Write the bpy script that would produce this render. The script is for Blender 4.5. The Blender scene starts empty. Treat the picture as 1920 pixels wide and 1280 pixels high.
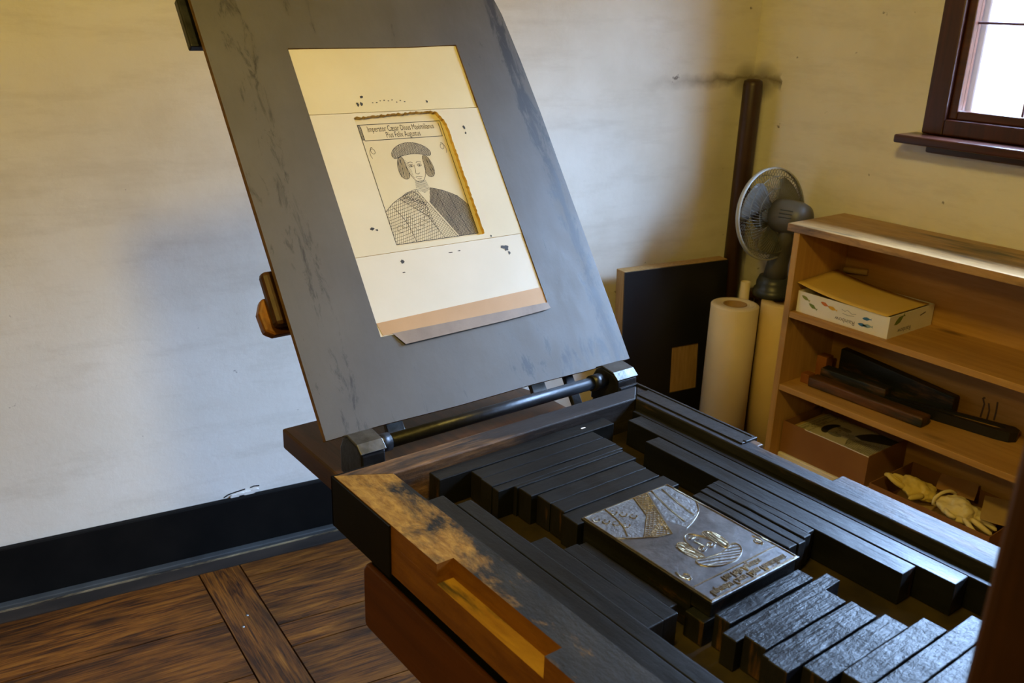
import bpy, bmesh, math, random
from mathutils import Vector, Matrix
random.seed(7)
PI = math.pi
C = bpy.context.scene.collection
SC = bpy.context.scene

# ------------------------------------------------------------------ camera
CAM = Vector((0, 0, 1.6))
RT = Vector((0.79350915, -0.60778556, 0.03065849))
DN = Vector((-0.18546316, -0.28950372, -0.93903728))
FW = Vector((0.57960904, 0.73944866, -0.34244568))
cd = bpy.data.cameras.new('camera')
cd.sensor_width = 36.0
cd.lens = 1720.485 / 1920 * 36
cd.clip_start = 0.02
cd.dof.use_dof = True
cd.dof.focus_distance = 1.75
cd.dof.aperture_fstop = 9.0
cam = bpy.data.objects.new('camera', cd)
C.objects.link(cam)
cam.matrix_world = Matrix(((RT.x, -DN.x, -FW.x, CAM.x), (RT.y, -DN.y, -FW.y, CAM.y), (RT.z, -DN.z, -FW.z, CAM.z), (0, 0, 0, 1)))
SC.camera = cam

# ------------------------------------------------------------------ light and exposure
SC.view_settings.view_transform = 'Standard'
SC.view_settings.look = 'None'
SC.view_settings.gamma = 1
SC.view_settings.use_curve_mapping = False
SC.view_settings.exposure = 0.42
w = bpy.data.worlds.new('overcast_sky')
SC.world = w
w.use_nodes = True
wt = w.node_tree
bg = wt.nodes['Background']
# overcast sky: bright blue-white overhead, a dim pale house front across the lane below it
wc = wt.nodes.new('ShaderNodeTexCoord')
wx = wt.nodes.new('ShaderNodeSeparateXYZ')
wr = wt.nodes.new('ShaderNodeValToRGB')
wt.links.new(wc.outputs['Generated'], wx.inputs[0])
wt.links.new(wx.outputs[2], wr.inputs[0])
SKY = 92.0
for i, (p, c) in enumerate(((0.0, (0.016, 0.0155, 0.016)), (0.20, (0.022, 0.022, 0.024)), (0.46, (0.40, 0.62, 1.0)), (0.9, (0.40, 0.62, 1.0)))):
    if i > 1:
        wr.color_ramp.elements.new(p)
    e = wr.color_ramp.elements[i]
    e.position = p
    e.color = (*c, 1)
wt.links.new(wr.outputs[0], bg.inputs[0])
bg.inputs[1].default_value = SKY

def lamp(name, kind, loc, energy, color, **kw):
    l = bpy.data.lights.new(name, kind)
    l.energy = energy
    l.color = color
    for k, v in kw.items():
        setattr(l, k, v)
    o = bpy.data.objects.new(name, l)
    C.objects.link(o)
    o.location = loc
    return o
# the warm ceiling lamp above the press
lamp('ceiling_lamp_light', 'POINT', (0.45, 0.50, 2.46), 50, (1.0, 0.74, 0.16), shadow_soft_size=0.11)
lamp('ceiling_lamp_light', 'POINT', (-1.15, 0.20, 2.46), 38, (1.0, 0.72, 0.13), shadow_soft_size=0.12)
# sky portals in the two windows of the right wall
def portal(name, y0, y1, z0, z1):
    o = lamp(name, 'AREA', (2.89, (y0 + y1) / 2, (z0 + z1) / 2), 1, (1, 1, 1), shape='RECTANGLE', size=z1 - z0, size_y=y1 - y0)
    o.rotation_euler = (0, PI / 2, 0)
    o.data.cycles.is_portal = True
portal('window_portal', 0.22, 1.40, 1.34, 2.34)
portal('window_portal', -2.30, -1.10, 1.34, 2.34)

# ------------------------------------------------------------------ mesh helpers
def box(bm, x0, x1, y0, y1, z0, z1, mi=0):
    vs = [bm.verts.new(p) for p in ((x0, y0, z0), (x1, y0, z0), (x1, y1, z0), (x0, y1, z0), (x0, y0, z1), (x1, y0, z1), (x1, y1, z1), (x0, y1, z1))]
    fs = []
    for f in ((0, 3, 2, 1), (4, 5, 6, 7), (0, 1, 5, 4), (1, 2, 6, 5), (2, 3, 7, 6), (3, 0, 4, 7)):
        fc = bm.faces.new([vs[i] for i in f])
        fc.material_index = mi
        fs.append(fc)
    return fs

def obox(bm, O, U, V, N, u0, u1, v0, v1, n0, n1, mi=0):
    O, U, V, N = Vector(O), Vector(U), Vector(V), Vector(N)
    P = lambda u, v, n: O + U * u + V * v + N * n
    vs = [bm.verts.new(P(*p)) for p in ((u0, v0, n0), (u1, v0, n0), (u1, v1, n0), (u0, v1, n0), (u0, v0, n1), (u1, v0, n1), (u1, v1, n1), (u0, v1, n1))]
    for f in ((0, 3, 2, 1), (4, 5, 6, 7), (0, 1, 5, 4), (1, 2, 6, 5), (2, 3, 7, 6), (3, 0, 4, 7)):
        bm.faces.new([vs[i] for i in f]).material_index = mi

def prism(bm, poly, fn, h0, h1, mi=0):
    a = [bm.verts.new(fn(p[0], p[1], h0)) for p in poly]
    b = [bm.verts.new(fn(p[0], p[1], h1)) for p in poly]
    n = len(poly)
    f = bm.faces.new(a); f.material_index = mi
    f = bm.faces.new(b[::-1]); f.material_index = mi
    for i in range(n):
        f = bm.faces.new((a[i], b[i], b[(i + 1) % n], a[(i + 1) % n]))
        f.material_index = mi

def holed(bm, outer, holes, fn, h0, h1, mi=0):
    """flat slab with holes"""
    for h in (h0, h1):
        es = []
        for loop in [outer] + holes:
            vs = [bm.verts.new(fn(p[0], p[1], h)) for p in loop]
            es += [bm.edges.new((vs[i], vs[(i + 1) % len(vs)])) for i in range(len(vs))]
        r = bmesh.ops.triangle_fill(bm, use_beauty=True, use_dissolve=False, edges=es)
        for f in r['geom']:
            if isinstance(f, bmesh.types.BMFace):
                f.material_index = mi
    for loop in [outer] + holes:
        n = len(loop)
        for i in range(n):
            p, q = loop[i], loop[(i + 1) % n]
            f = bm.faces.new([bm.verts.new(fn(*a)) for a in ((p[0], p[1], h0), (q[0], q[1], h0), (q[0], q[1], h1), (p[0], p[1], h1))])
            f.material_index = mi
    bmesh.ops.remove_doubles(bm, verts=bm.verts[:], dist=1e-6)

def tube(bm, pts, r, n=10, closed=False, mi=0, caps=True):
    pts = [Vector(p) for p in pts]
    m = len(pts)
    rr = r if isinstance(r, (list, tuple)) else [r] * m
    rings = []
    prev = None
    for i, p in enumerate(pts):
        if closed:
            t = pts[(i + 1) % m] - pts[i - 1]
        else:
            t = pts[min(i + 1, m - 1)] - pts[max(i - 1, 0)]
        t.normalize()
        if prev is None:
            a = t.cross(Vector((0, 0, 1)))
            if a.length < 1e-3:
                a = t.cross(Vector((1, 0, 0)))
        else:
            a = prev - t * prev.dot(t)
        a.normalize()
        prev = a
        b = t.cross(a)
        rings.append([bm.verts.new(p + (a * math.cos(2 * PI * k / n) + b * math.sin(2 * PI * k / n)) * rr[i]) for k in range(n)])
    for i in range(m if closed else m - 1):
        A, B = rings[i], rings[(i + 1) % m]
        for k in range(n):
            f = bm.faces.new((A[k], A[(k + 1) % n], B[(k + 1) % n], B[k]))
            f.material_index = mi
            f.smooth = True
    if caps and not closed:
        bm.faces.new(rings[0][::-1]).material_index = mi
        bm.faces.new(rings[-1]).material_index = mi

def lathe(bm, prof, O, A=(0, 0, 1), n=32, mi=0, smooth=True):
    O, A = Vector(O), Vector(A).normalized()
    x = A.cross(Vector((0, 0, 1)))
    if x.length < 1e-3:
        x = Vector((1, 0, 0))
    x.normalize()
    y = A.cross(x)
    rings = []
    for r, h in prof:
        if r < 1e-6:
            rings.append([bm.verts.new(O + A * h)])
        else:
            rings.append([bm.verts.new(O + A * h + (x * math.cos(2 * PI * k / n) + y * math.sin(2 * PI * k / n)) * r) for k in range(n)])
    for A_, B_ in zip(rings, rings[1:]):
        for k in range(n):
            a = [A_[k % len(A_)], A_[(k + 1) % len(A_)], B_[(k + 1) % len(B_)], B_[k % len(B_)]]
            u = []
            for v in a:
                if v not in u:
                    u.append(v)
            if len(u) > 2:
                f = bm.faces.new(u)
                f.material_index = mi
                f.smooth = smooth

def wloc(o):
    v = Vector((0, 0, 0))
    while o is not None:
        v += o.location
        o = o.parent
    return v

def obj(name, bm, mats, parent=None, bevel=0, seg=2, subs=0, recalc=True, origin=None):
    """bm is in world coordinates; becomes ONE mesh object (part of parent, or a thing with its origin at its base)"""
    if recalc:
        bmesh.ops.recalc_face_normals(bm, faces=bm.faces[:])
    if parent is not None:
        o0 = wloc(parent)
    elif origin is not None:
        o0 = Vector(origin)
    else:
        xs = [v.co for v in bm.verts]
        o0 = Vector(((min(p.x for p in xs) + max(p.x for p in xs)) / 2, (min(p.y for p in xs) + max(p.y for p in xs)) / 2, min(p.z for p in xs)))
    bmesh.ops.translate(bm, verts=bm.verts[:], vec=-o0)
    me = bpy.data.meshes.new(name)
    bm.to_mesh(me)
    bm.free()
    if not isinstance(mats, (list, tuple)):
        mats = [mats]
    for m in mats:
        me.materials.append(m)
    o = bpy.data.objects.new(name, me)
    C.objects.link(o)
    if parent is not None:
        o.parent = parent
    else:
        o.location = o0
    if bevel:
        b = o.modifiers.new('bevel', 'BEVEL')
        b.width = bevel
        b.segments = seg
        b.limit_method = 'ANGLE'
        b.angle_limit = math.radians(40)
    if subs:
        s = o.modifiers.new('subdivision', 'SUBSURF')
        s.levels = subs
        s.render_levels = subs
    return o

def thing(name, loc, label, cat, group=None):
    o = bpy.data.objects.new(name, None)
    o.empty_display_size = 0.05
    C.objects.link(o)
    o.location = loc
    return tag(o, label, cat, group)

def tag(o, label, cat, group=None):
    o['label'] = label
    o['category'] = cat
    if group:
        o['group'] = group
    return o

def struct(o):
    o['kind'] = 'structure'
    return o
B = bmesh.new

# ------------------------------------------------------------------ material helpers
def rgb(c):
    return (c[0], c[1], c[2], 1)

class NT:
    def __init__(s, name):
        s.m = bpy.data.materials.new(name)
        s.m.use_nodes = True
        s.t = s.m.node_tree
        s.b = s.t.nodes['Principled BSDF']
        s.co = s.t.nodes.new('ShaderNodeTexCoord').outputs['Object']
    def n(s, k, **kw):
        x = s.t.nodes.new('ShaderNode' + k)
        for a, v in kw.items():
            setattr(x, a, v)
        return x
    def l(s, a, b):
        s.t.links.new(a, b)
    def mapping(s, scale=(1, 1, 1), rot=(0, 0, 0), loc=(0, 0, 0), src=None):
        m = s.n('Mapping')
        m.inputs['Scale'].default_value = scale
        m.inputs['Rotation'].default_value = rot
        m.inputs['Location'].default_value = loc
        s.l(src or s.co, m.inputs[0])
        return m.outputs[0]
    def noise(s, scale, vec=None, detail=5, rough=0.6, dist=0):
        x = s.n('TexNoise')
        x.inputs['Scale'].default_value = scale
        x.inputs['Detail'].default_value = detail
        x.inputs['Roughness'].default_value = rough
        x.inputs['Distortion'].default_value = dist
        s.l(vec or s.co, x.inputs['Vector'])
        return x.outputs[0]
    def ramp(s, fac, stops):
        r = s.n('ValToRGB')
        e = r.color_ramp.elements
        while len(e) < len(stops):
            e.new(0.5)
        for i, (p, c) in enumerate(stops):
            e[i].position = p
            e[i].color = rgb(c) if isinstance(c, (tuple, list)) else (c, c, c, 1)
        s.l(fac, r.inputs[0])
        return r.outputs[0]
    def mix(s, fac, a, b, mode='MIX'):
        x = s.n('Mix', data_type='RGBA', blend_type=mode)
        for sock, v in ((x.inputs[0], fac), (x.inputs[6], a), (x.inputs[7], b)):
            if isinstance(v, (int, float)):
                sock.default_value = v
            elif isinstance(v, (tuple, list)):
                sock.default_value = rgb(v)
            else:
                s.l(v, sock)
        return x.outputs[2]
    def math(s, op, a, b=0.0):
        x = s.n('Math', operation=op)
        for sock, v in ((x.inputs[0], a), (x.inputs[1], b)):
            if isinstance(v, (int, float)):
                sock.default_value = v
            else:
                s.l(v, sock)
        return x.outputs[0]
    def sep(s, vec=None):
        x = s.n('SeparateXYZ')
        s.l(vec or s.co, x.inputs[0])
        return x.outputs
    def out(s, col, rough=0.6, metal=0.0, bump=None, bstr=0.2, bdist=0.002, spec=0.5):
        for sock, v in ((s.b.inputs['Base Color'], col), (s.b.inputs['Roughness'], rough), (s.b.inputs['Metallic'], metal), (s.b.inputs['Specular IOR Level'], spec)):
            if isinstance(v, (int, float)):
                sock.default_value = v
            elif isinstance(v, (tuple, list)):
                sock.default_value = rgb(v)
            else:
                s.l(v, sock)
        if bump is not None:
            b = s.n('Bump')
            b.inputs['Strength'].default_value = bstr
            b.inputs['Distance'].default_value = bdist
            s.l(bump, b.inputs['Height'])
            s.l(b.outputs[0], s.b.inputs['Normal'])
        return s.m

def plain(name, a, b=None, scale=12, rough=0.6, metal=0, bump=0.15, bscale=60, stretch=(1, 1, 1), spec=0.5):
    t = NT(name)
    v = t.mapping(stretch)
    b = b or tuple(x * 0.8 for x in a)
    return t.out(t.ramp(t.noise(scale, v), [(0.35, b), (0.65, a)]), rough, metal, t.noise(bscale, v), bump, 0.002, spec)

def wood(name, light, dark, along='Y', scale=14, rough=0.5, knots=0.0, bump=0.25, spec=0.4, ring=2.2):
    t = NT(name)
    st = {'X': (0.07, 1, 1), 'Y': (1, 0.07, 1), 'Z': (1, 1, 0.07)}[along]
    v = t.mapping(st)
    g = t.noise(scale * 4, v, 7, 0.65, 0.6)
    big = t.noise(ring, t.mapping(tuple(max(x, 0.35) for x in st)), 3, 0.5, 0.5)
    f = t.math('ADD', t.math('MULTIPLY', g, 0.65), t.math('MULTIPLY', big, 0.35))
    col = t.ramp(f, [(0.36, dark), (0.62, light)])
    if knots:
        vo = t.n('TexVoronoi')
        vo.inputs['Scale'].default_value = knots
        t.l(t.mapping(tuple(max(x, 0.4) for x in st)), vo.inputs['Vector'])
        k = t.ramp(vo.outputs['Distance'], [(0.03, 1.0), (0.11, 0.0)])
        col = t.mix(t.math('MULTIPLY', k, 0.75), col, tuple(x * 0.25 for x in dark))
    return t.out(col, rough, 0, g, bump, 0.002, spec)

def inked(name, woodc, wood2, ink, lo, hi, along='Y', scale=16, rough=0.34, grad=None, bump=0.35, stretch=None, spec=0.5):
    """bare wood under a worn black ink coat; grad=(axis, offset, gain) leans the coat to one end"""
    t = NT(name)
    st = {'X': (0.18, 1, 1), 'Y': (1, 0.18, 1), 'Z': (1, 1, 0.18)}[along] if stretch is None else stretch
    v = t.mapping(st)
    g = t.noise(scale * 5, v, 7, 0.65, 0.5)
    wc = t.ramp(g, [(0.35, wood2), (0.65, woodc)])
    f = t.noise(scale, v, 8, 0.68, 0.3)
    if grad:
        xyz = t.sep()
        for ax, off, gain in grad:
            f = t.math('ADD', f, t.math('MULTIPLY', t.math('ADD', xyz[ax], off), gain))
    m = t.ramp(f, [(lo, 0.0), (hi, 1.0)])
    ic = t.ramp(t.noise(30, v), [(0.3, tuple(x * 0.6 for x in ink)), (0.7, tuple(x * 1.5 for x in ink))])
    r = t.math('ADD', t.math('MULTIPLY', t.noise(45, v), 0.3), rough - 0.15)
    fine = t.math('ADD', t.noise(140, v, 4), t.math('MULTIPLY', t.noise(30, None, 6, 0.7), 1.4))
    return t.out(t.mix(m, wc, ic), r, 0, fine, bump, 0.0022, spec)

# ------------------------------------------------------------------ materials
def wall_material():
    t = NT('plaster')
    big = t.noise(1.3, None, 6, 0.62)
    col = t.ramp(big, [(0.30, (0.60, 0.55, 0.46)), (0.50, (0.71, 0.67, 0.59)), (0.70, (0.77, 0.74, 0.68))])
    streak = t.noise(3.0, t.mapping((1, 1, 5)), 7, 0.7)
    col = t.mix(t.ramp(streak, [(0.50, 0.0), (0.72, 0.35)]), col, (0.47, 0.42, 0.34))
    spk = t.noise(22, None, 3, 0.5)
    col = t.mix(t.ramp(spk, [(0.735, 0.0), (0.765, 0.75)]), col, (0.09, 0.07, 0.06))
    # soot line by the top of the corner pipe
    x, y, z = t.sep(t.n('NewGeometry').outputs['Position'])
    zz = t.math('ABSOLUTE', t.math('ADD', t.math('ADD', z, t.math('MULTIPLY', t.math('SUBTRACT', t.noise(14), 0.5), 0.05)), t.math('ADD', -1.388, t.math('MULTIPLY', t.math('SUBTRACT', 2.7, x), 0.035))))
    band = t.math('MULTIPLY', t.ramp(zz, [(0.0, 1.0), (0.030, 0.0)]), t.ramp(t.math('ADD', t.math('MULTIPLY', t.math('SUBTRACT', x, 2.25), 2.2), t.math('MULTIPLY', t.noise(24), 0.3)), [(0.15, 0.0), (1.1, 0.8)]))
    band = t.math('MULTIPLY', band, t.ramp(y, [(0.985, 0.0), (1.0, 1.0)]) if False else t.math('GREATER_THAN', t.math('ADD', y, t.math('MULTIPLY', t.noise(20), 0.1)), 2.08))
    near = t.ramp(t.math('SQRT', t.math('ADD', t.math('POWER', t.math('SUBTRACT', x, 2.69), 2), t.math('ADD', t.math('POWER', t.math('SUBTRACT', y, 2.11), 2), t.math('POWER', t.math('SUBTRACT', z, 1.38), 2)))), [(0.03, 0.95), (0.085, 0.0)])
    col = t.mix(t.math('MAXIMUM', band, near), col, (0.10, 0.075, 0.05))
    bump = t.math('ADD', t.noise(7, None, 6), t.math('MULTIPLY', t.noise(60, None, 5), 0.25))
    return t.out(col, 0.88, 0, bump, 0.16, 0.010, 0.2)

def floor_material():
    t = NT('old_floorboards')
    isl = t.n('NewGeometry').outputs['Random Per Island']
    uv = t.n('UVMap').outputs[0]
    off = t.n('CombineXYZ')
    t.l(t.math('MULTIPLY', isl, 37.0), off.inputs[0])
    t.l(t.math('MULTIPLY', isl, 11.0), off.inputs[1])
    va = t.n('VectorMath', operation='ADD')
    t.l(uv, va.inputs[0]); t.l(off.outputs[0], va.inputs[1])
    v = t.mapping((1.6, 14, 1), src=va.outputs[0])
    g = t.noise(2.0, v, 8, 0.68, 1.6)
    f2 = t.noise(9.0, t.mapping((0.8, 22, 1), src=va.outputs[0]), 6, 0.7, 0.3)
    col = t.ramp(t.math('ADD', t.math('MULTIPLY', g, 0.6), t.math('MULTIPLY', f2, 0.4)), [(0.34, (0.005, 0.003, 0.002)), (0.43, (0.040, 0.012, 0.003)), (0.53, (0.17, 0.055, 0.006)), (0.66, (0.30, 0.120, 0.016))])
    col = t.mix(t.math('MULTIPLY', isl, 0.35), col, (0.05, 0.02, 0.006))
    col = t.mix(t.ramp(t.noise(2.6, t.mapping((1.0, 2.6, 1), src=va.outputs[0]), 4), [(0.36, 0.75), (0.52, 0.0)]), col, (0.014, 0.006, 0.002))
    vo = t.n('TexVoronoi'); vo.inputs['Scale'].default_value = 2.3
    t.l(t.mapping((0.7, 2.2, 1), src=va.outputs[0]), vo.inputs['Vector'])
    col = t.mix(t.ramp(vo.outputs['Distance'], [(0.05, 0.85), (0.13, 0.0)]), col, (0.012, 0.005, 0.003))
    return t.out(col, t.ramp(f2, [(0.3, 0.55), (0.7, 0.36)]), 0, f2, 0.35, 0.004, 0.28)

M = {}
M['plaster'] = wall_material()
M['floor'] = floor_material()
M['dark_floor'] = plain('dark_edge_board', (0.035, 0.026, 0.020), (0.012, 0.010, 0.009), 10, 0.5, stretch=(0.2, 1, 1))
M['shoe'] = plain('grey_shoe_paint', (0.050, 0.055, 0.055), (0.03, 0.032, 0.032), 9, 0.6)
M['worn_edge'] = inked('worn_paint_edge', (0.36, 0.29, 0.17), (0.28, 0.20, 0.10), (0.02, 0.016, 0.012), 0.45, 0.55, 'X', 9, 0.6)
M['black_paint'] = plain('black_paint', (0.007, 0.0065, 0.006), (0.004, 0.004, 0.004), 9, 0.6, bump=0.1, spec=0.10)
M['ceiling'] = wood('ceiling_boards', (0.16, 0.085, 0.04), (0.09, 0.045, 0.02), 'Y', 6, 0.6)
M['panelling'] = wood('wall_panelling', (0.20, 0.115, 0.06), (0.12, 0.065, 0.03), 'Z', 6, 0.6)
M['window_wood'] = wood('window_wood', (0.060, 0.016, 0.009), (0.022, 0.007, 0.005), 'Z', rough=0.32, spec=0.5)
M['window_wood_flat'] = wood('window_sill_wood', (0.075, 0.020, 0.009), (0.028, 0.008, 0.005), 'Y', rough=0.28, spec=0.5)
M['stone'] = plain('outer_stone_reveal', (0.62, 0.53, 0.50), (0.52, 0.44, 0.42), 6, 0.9)
M['lead'] = plain('window_lead', (0.12, 0.06, 0.09), rough=0.5)
M['cheek'] = wood('press_dark_wood', (0.058, 0.020, 0.006), (0.022, 0.007, 0.003), 'Z', rough=0.5)
M['rail'] = wood('press_rail_wood', (0.130, 0.038, 0.004), (0.070, 0.018, 0.003), 'Y', rough=0.48)
M['plank'] = wood('carriage_plank_wood', (0.070, 0.026, 0.006), (0.020, 0.008, 0.003), 'Y', rough=0.55)
M['coffin_side'] = inked('coffin_side_wood', (0.25, 0.098, 0.009), (0.16, 0.054, 0.005), (0.03, 0.018, 0.01), 0.62, 0.75, 'Y', 12, 0.55, bump=0.2)
M['coffin_top'] = inked('coffin_top_wood', (0.27, 0.150, 0.030), (0.13, 0.060, 0.010), (0.0125, 0.0115, 0.009), 0.36, 0.50, 'Y', 20, 0.6, grad=[(1, -0.18, -0.50), (0, 0.27, 1.3)], stretch=(1, 0.4, 1), spec=0.18)
M['coffin_rear'] = inked('coffin_rear_wood', (0.23, 0.125, 0.052), (0.09, 0.042, 0.014), (0.016, 0.013, 0.012), 0.34, 0.54, 'X', 18, 0.55, grad=[(0, 0.10, 0.40)], spec=0.3)
M['coffin_right'] = inked('coffin_right_wood', (0.22, 0.12, 0.05), (0.09, 0.045, 0.018), (0.014, 0.014, 0.017), 0.30, 0.48, 'Y', 10, 0.44, spec=0.15)
M['notch'] = inked('worn_notch_wood', (0.25, 0.135, 0.012), (0.16, 0.072, 0.006), (0.03, 0.019, 0.006), 0.47, 0.56, 'Y', 11, 0.6)
M['bed'] = plain('oiled_bed', (0.026, 0.017, 0.002), (0.009, 0.006, 0.002), 14, 0.45, bump=0.2)
M['ink'] = inked('black_inked_wood', (0.16, 0.08, 0.02), (0.06, 0.03, 0.01), (0.0055, 0.0057, 0.0055), 0.16, 0.26, 'Y', 16, 0.38, bump=0.2, spec=0.20)
M['ink_x'] = inked('black_inked_wood_cross', (0.16, 0.08, 0.02), (0.06, 0.03, 0.01), (0.0055, 0.0057, 0.0055), 0.16, 0.26, 'X', 16, 0.38, bump=0.2, spec=0.20)
M['ink_shine'] = inked('thick_glossy_ink', (0.10, 0.06, 0.03), (0.05, 0.03, 0.01), (0.008, 0.009, 0.011), 0.14, 0.24, 'X', 16, 0.34, bump=0.6, spec=0.16)
M['ink_end'] = inked('worn_inked_end', (0.30, 0.13, 0.016), (0.14, 0.05, 0.008), (0.006, 0.005, 0.004), 0.30, 0.46, 'Z', 22, 0.5)
M['iron'] = plain('dark_iron', (0.030, 0.032, 0.036), (0.016, 0.016, 0.018), 30, 0.38, 0.6, 0.3, 90)
M['iron_worn'] = plain('worn_iron', (0.16, 0.16, 0.155), (0.07, 0.068, 0.06), 26, 0.40, 0.85, 0.3, 90)
M['zinc'] = plain('zinc_plate', (0.27, 0.275, 0.285), (0.15, 0.15, 0.155), 26, 0.33, 1.0, 0.25, 120)
M['zinc_relief'] = plain('polished_relief', (0.66, 0.62, 0.52), (0.42, 0.37, 0.27), 40, 0.22, 1.0, 0.2, 140)
M['zinc_deep'] = plain('etched_ground', (0.17, 0.165, 0.16), (0.10, 0.095, 0.09), 60, 0.5, 0.9, 0.6, 220)
M['mount'] = inked('plate_mount_wood', (0.16, 0.07, 0.01), (0.06, 0.03, 0.006), (0.006, 0.006, 0.005), 0.26, 0.42, 'Y', 20, 0.5)
M['paper'] = plain('cream_card', (0.56, 0.525, 0.41), (0.525, 0.485, 0.37), 7, 0.85, bump=0.06)
M['paper_top'] = plain('cream_card_upper', (0.56, 0.51, 0.345), (0.52, 0.465, 0.30), 5, 0.85, bump=0.06)
M['paper_low'] = plain('white_card', (0.56, 0.535, 0.465), (0.525, 0.50, 0.425), 6, 0.85, bump=0.06)
M['card_core'] = plain('card_edge', (0.70, 0.48, 0.16), (0.55, 0.34, 0.09), 40, 0.85)
M['printpaper'] = plain('print_paper', (0.54, 0.48, 0.33), (0.50, 0.44, 0.29), 8, 0.85, bump=0.05)
M['print_ink'] = plain('print_ink', (0.030, 0.026, 0.022), (0.018, 0.016, 0.014), 30, 0.7)
M['tape'] = plain('brown_paper_tape', (0.40, 0.235, 0.09), (0.35, 0.20, 0.07), 9, 0.62, bump=0.1)
M['tape_flap'] = plain('brown_paper_tape_flap', (0.20, 0.145, 0.095), (0.15, 0.105, 0.065), 16, 0.6, bump=0.2)
M['edge_brown'] = plain('board_edge', (0.20, 0.105, 0.028), (0.10, 0.048, 0.012), 40, 0.8)
M['grip'] = wood('grip_wood', (0.26, 0.105, 0.018), (0.10, 0.035, 0.007), 'Z', rough=0.4)
M['pine'] = wood('pine', (0.52, 0.29, 0.085), (0.36, 0.18, 0.042), 'Y', 10, 0.55, knots=5.0)
M['pine_z'] = wood('pine_upright', (0.52, 0.295, 0.09), (0.37, 0.19, 0.05), 'Z', 10, 0.55, knots=4.0)
M['pine_top'] = inked('stained_pine_top', (0.46, 0.275, 0.105), (0.33, 0.18, 0.06), (0.05, 0.034, 0.022), 0.50, 0.66, 'Y', 11, 0.42)
M['cardboard'] = plain('cardboard', (0.27, 0.120, 0.036), (0.235, 0.098, 0.028), 6, 0.85, bump=0.05)
M['cardboard_in'] = plain('cardboard_inner', (0.36, 0.19, 0.060), (0.31, 0.15, 0.045), 6, 0.85, bump=0.05)
M['cardboard_tan'] = plain('tan_cardboard', (0.50, 0.34, 0.13), (0.42, 0.27, 0.09), 7, 0.85, bump=0.05)
M['white_card'] = plain('white_box_card', (0.80, 0.77, 0.72), (0.74, 0.70, 0.64), 6, 0.7, bump=0.05)
M['yellow_paper'] = plain('yellow_paper', (0.72, 0.49, 0.135), (0.68, 0.45, 0.115), 5, 0.85, bump=0.04)
M['roll'] = plain('roll_paper', (0.74, 0.62, 0.43), (0.69, 0.565, 0.37), 4, 0.85, bump=0.05)
M['roll_b'] = plain('roll_paper_yellow', (0.74, 0.56, 0.28), (0.68, 0.50, 0.22), 4, 0.85, bump=0.05)
M['core'] = plain('cardboard_core', (0.40, 0.25, 0.11), (0.33, 0.19, 0.075), 20, 0.9)
M['pipe'] = plain('brown_pipe', (0.050, 0.021, 0.009), (0.030, 0.012, 0.005), 7, 0.45, bump=0.1)
M['fan_grey'] = plain('grey_fan_plastic', (0.105, 0.098, 0.078), (0.088, 0.082, 0.064), 7, 0.45, bump=0.03)
M['fan_dark'] = plain('dark_fan_plastic', (0.034, 0.037, 0.036), (0.027, 0.03, 0.029), 7, 0.4, bump=0.03)
M['fan_blade'] = plain('fan_blade_plastic', (0.19, 0.19, 0.18), (0.165, 0.165, 0.155), 7, 0.35, bump=0.02)
M['fan_rim'] = plain('fan_rim_plastic', (0.40, 0.40, 0.36), (0.33, 0.33, 0.29), 7, 0.35, bump=0.02)
M['black_board'] = plain('black_board', (0.009, 0.009, 0.010), (0.006, 0.006, 0.007), 6, 0.42, bump=0.08)
M['board_edge'] = wood('plywood_edge', (0.46, 0.29, 0.11), (0.28, 0.155, 0.05), 'Z', 22, 0.7)
M['glove'] = plain('pale_cotton', (0.80, 0.68, 0.38), (0.72, 0.58, 0.27), 10, 0.95, bump=0.4, bscale=160)
M['glove_y'] = plain('yellowed_cotton', (0.74, 0.57, 0.16), (0.64, 0.46, 0.10), 10, 0.95, bump=0.4, bscale=160)
M['old_black'] = inked('inky_old_wood', (0.22, 0.10, 0.03), (0.10, 0.045, 0.015), (0.010, 0.012, 0.010), 0.30, 0.46, 'Y', 14, 0.5)
M['old_brown'] = inked('inky_brown_wood', (0.17, 0.065, 0.014), (0.09, 0.033, 0.008), (0.010, 0.013, 0.008), 0.40, 0.56, 'Y', 9, 0.5)
M['old_orange'] = plain('orange_wood', (0.30, 0.105, 0.022), (0.22, 0.07, 0.013), 14, 0.6)
M['faint_ink'] = plain('faint_ink_stain', (0.10, 0.055, 0.03), (0.07, 0.035, 0.02), 60, 0.7)
M['steel_nail'] = plain('nail_head', (0.42, 0.42, 0.42), rough=0.35, metal=1)
for nm, c in (('green', (0.16, 0.22, 0.03)), ('olive', (0.24, 0.27, 0.05)), ('orange', (0.62, 0.16, 0.02)), ('yellow', (0.70, 0.38, 0.02)), ('blue', (0.03, 0.16, 0.42)), ('pale_blue', (0.25, 0.38, 0.44)), ('grey_text', (0.10, 0.09, 0.13))):
    M[nm] = plain('printed_' + nm, c, tuple(x * 0.85 for x in c), 30, 0.7, bump=0.0)

def glass_material():
    t = NT('window_glass')
    tr = t.n('BsdfTransparent')
    gl = t.n('BsdfGlossy')
    gl.inputs['Roughness'].default_value = 0.02
    mx = t.n('MixShader')
    mx.inputs[0].default_value = 0.05
    t.l(tr.outputs[0], mx.inputs[1]); t.l(gl.outputs[0], mx.inputs[2])
    t.l(mx.outputs[0], t.t.nodes['Material Output'].inputs[0])
    return t.m
M['glass'] = glass_material()

def grille_material():
    return plain('fan_wire', (0.16, 0.155, 0.12), (0.12, 0.115, 0.09), 20, 0.4)
M['wire'] = grille_material()

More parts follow.
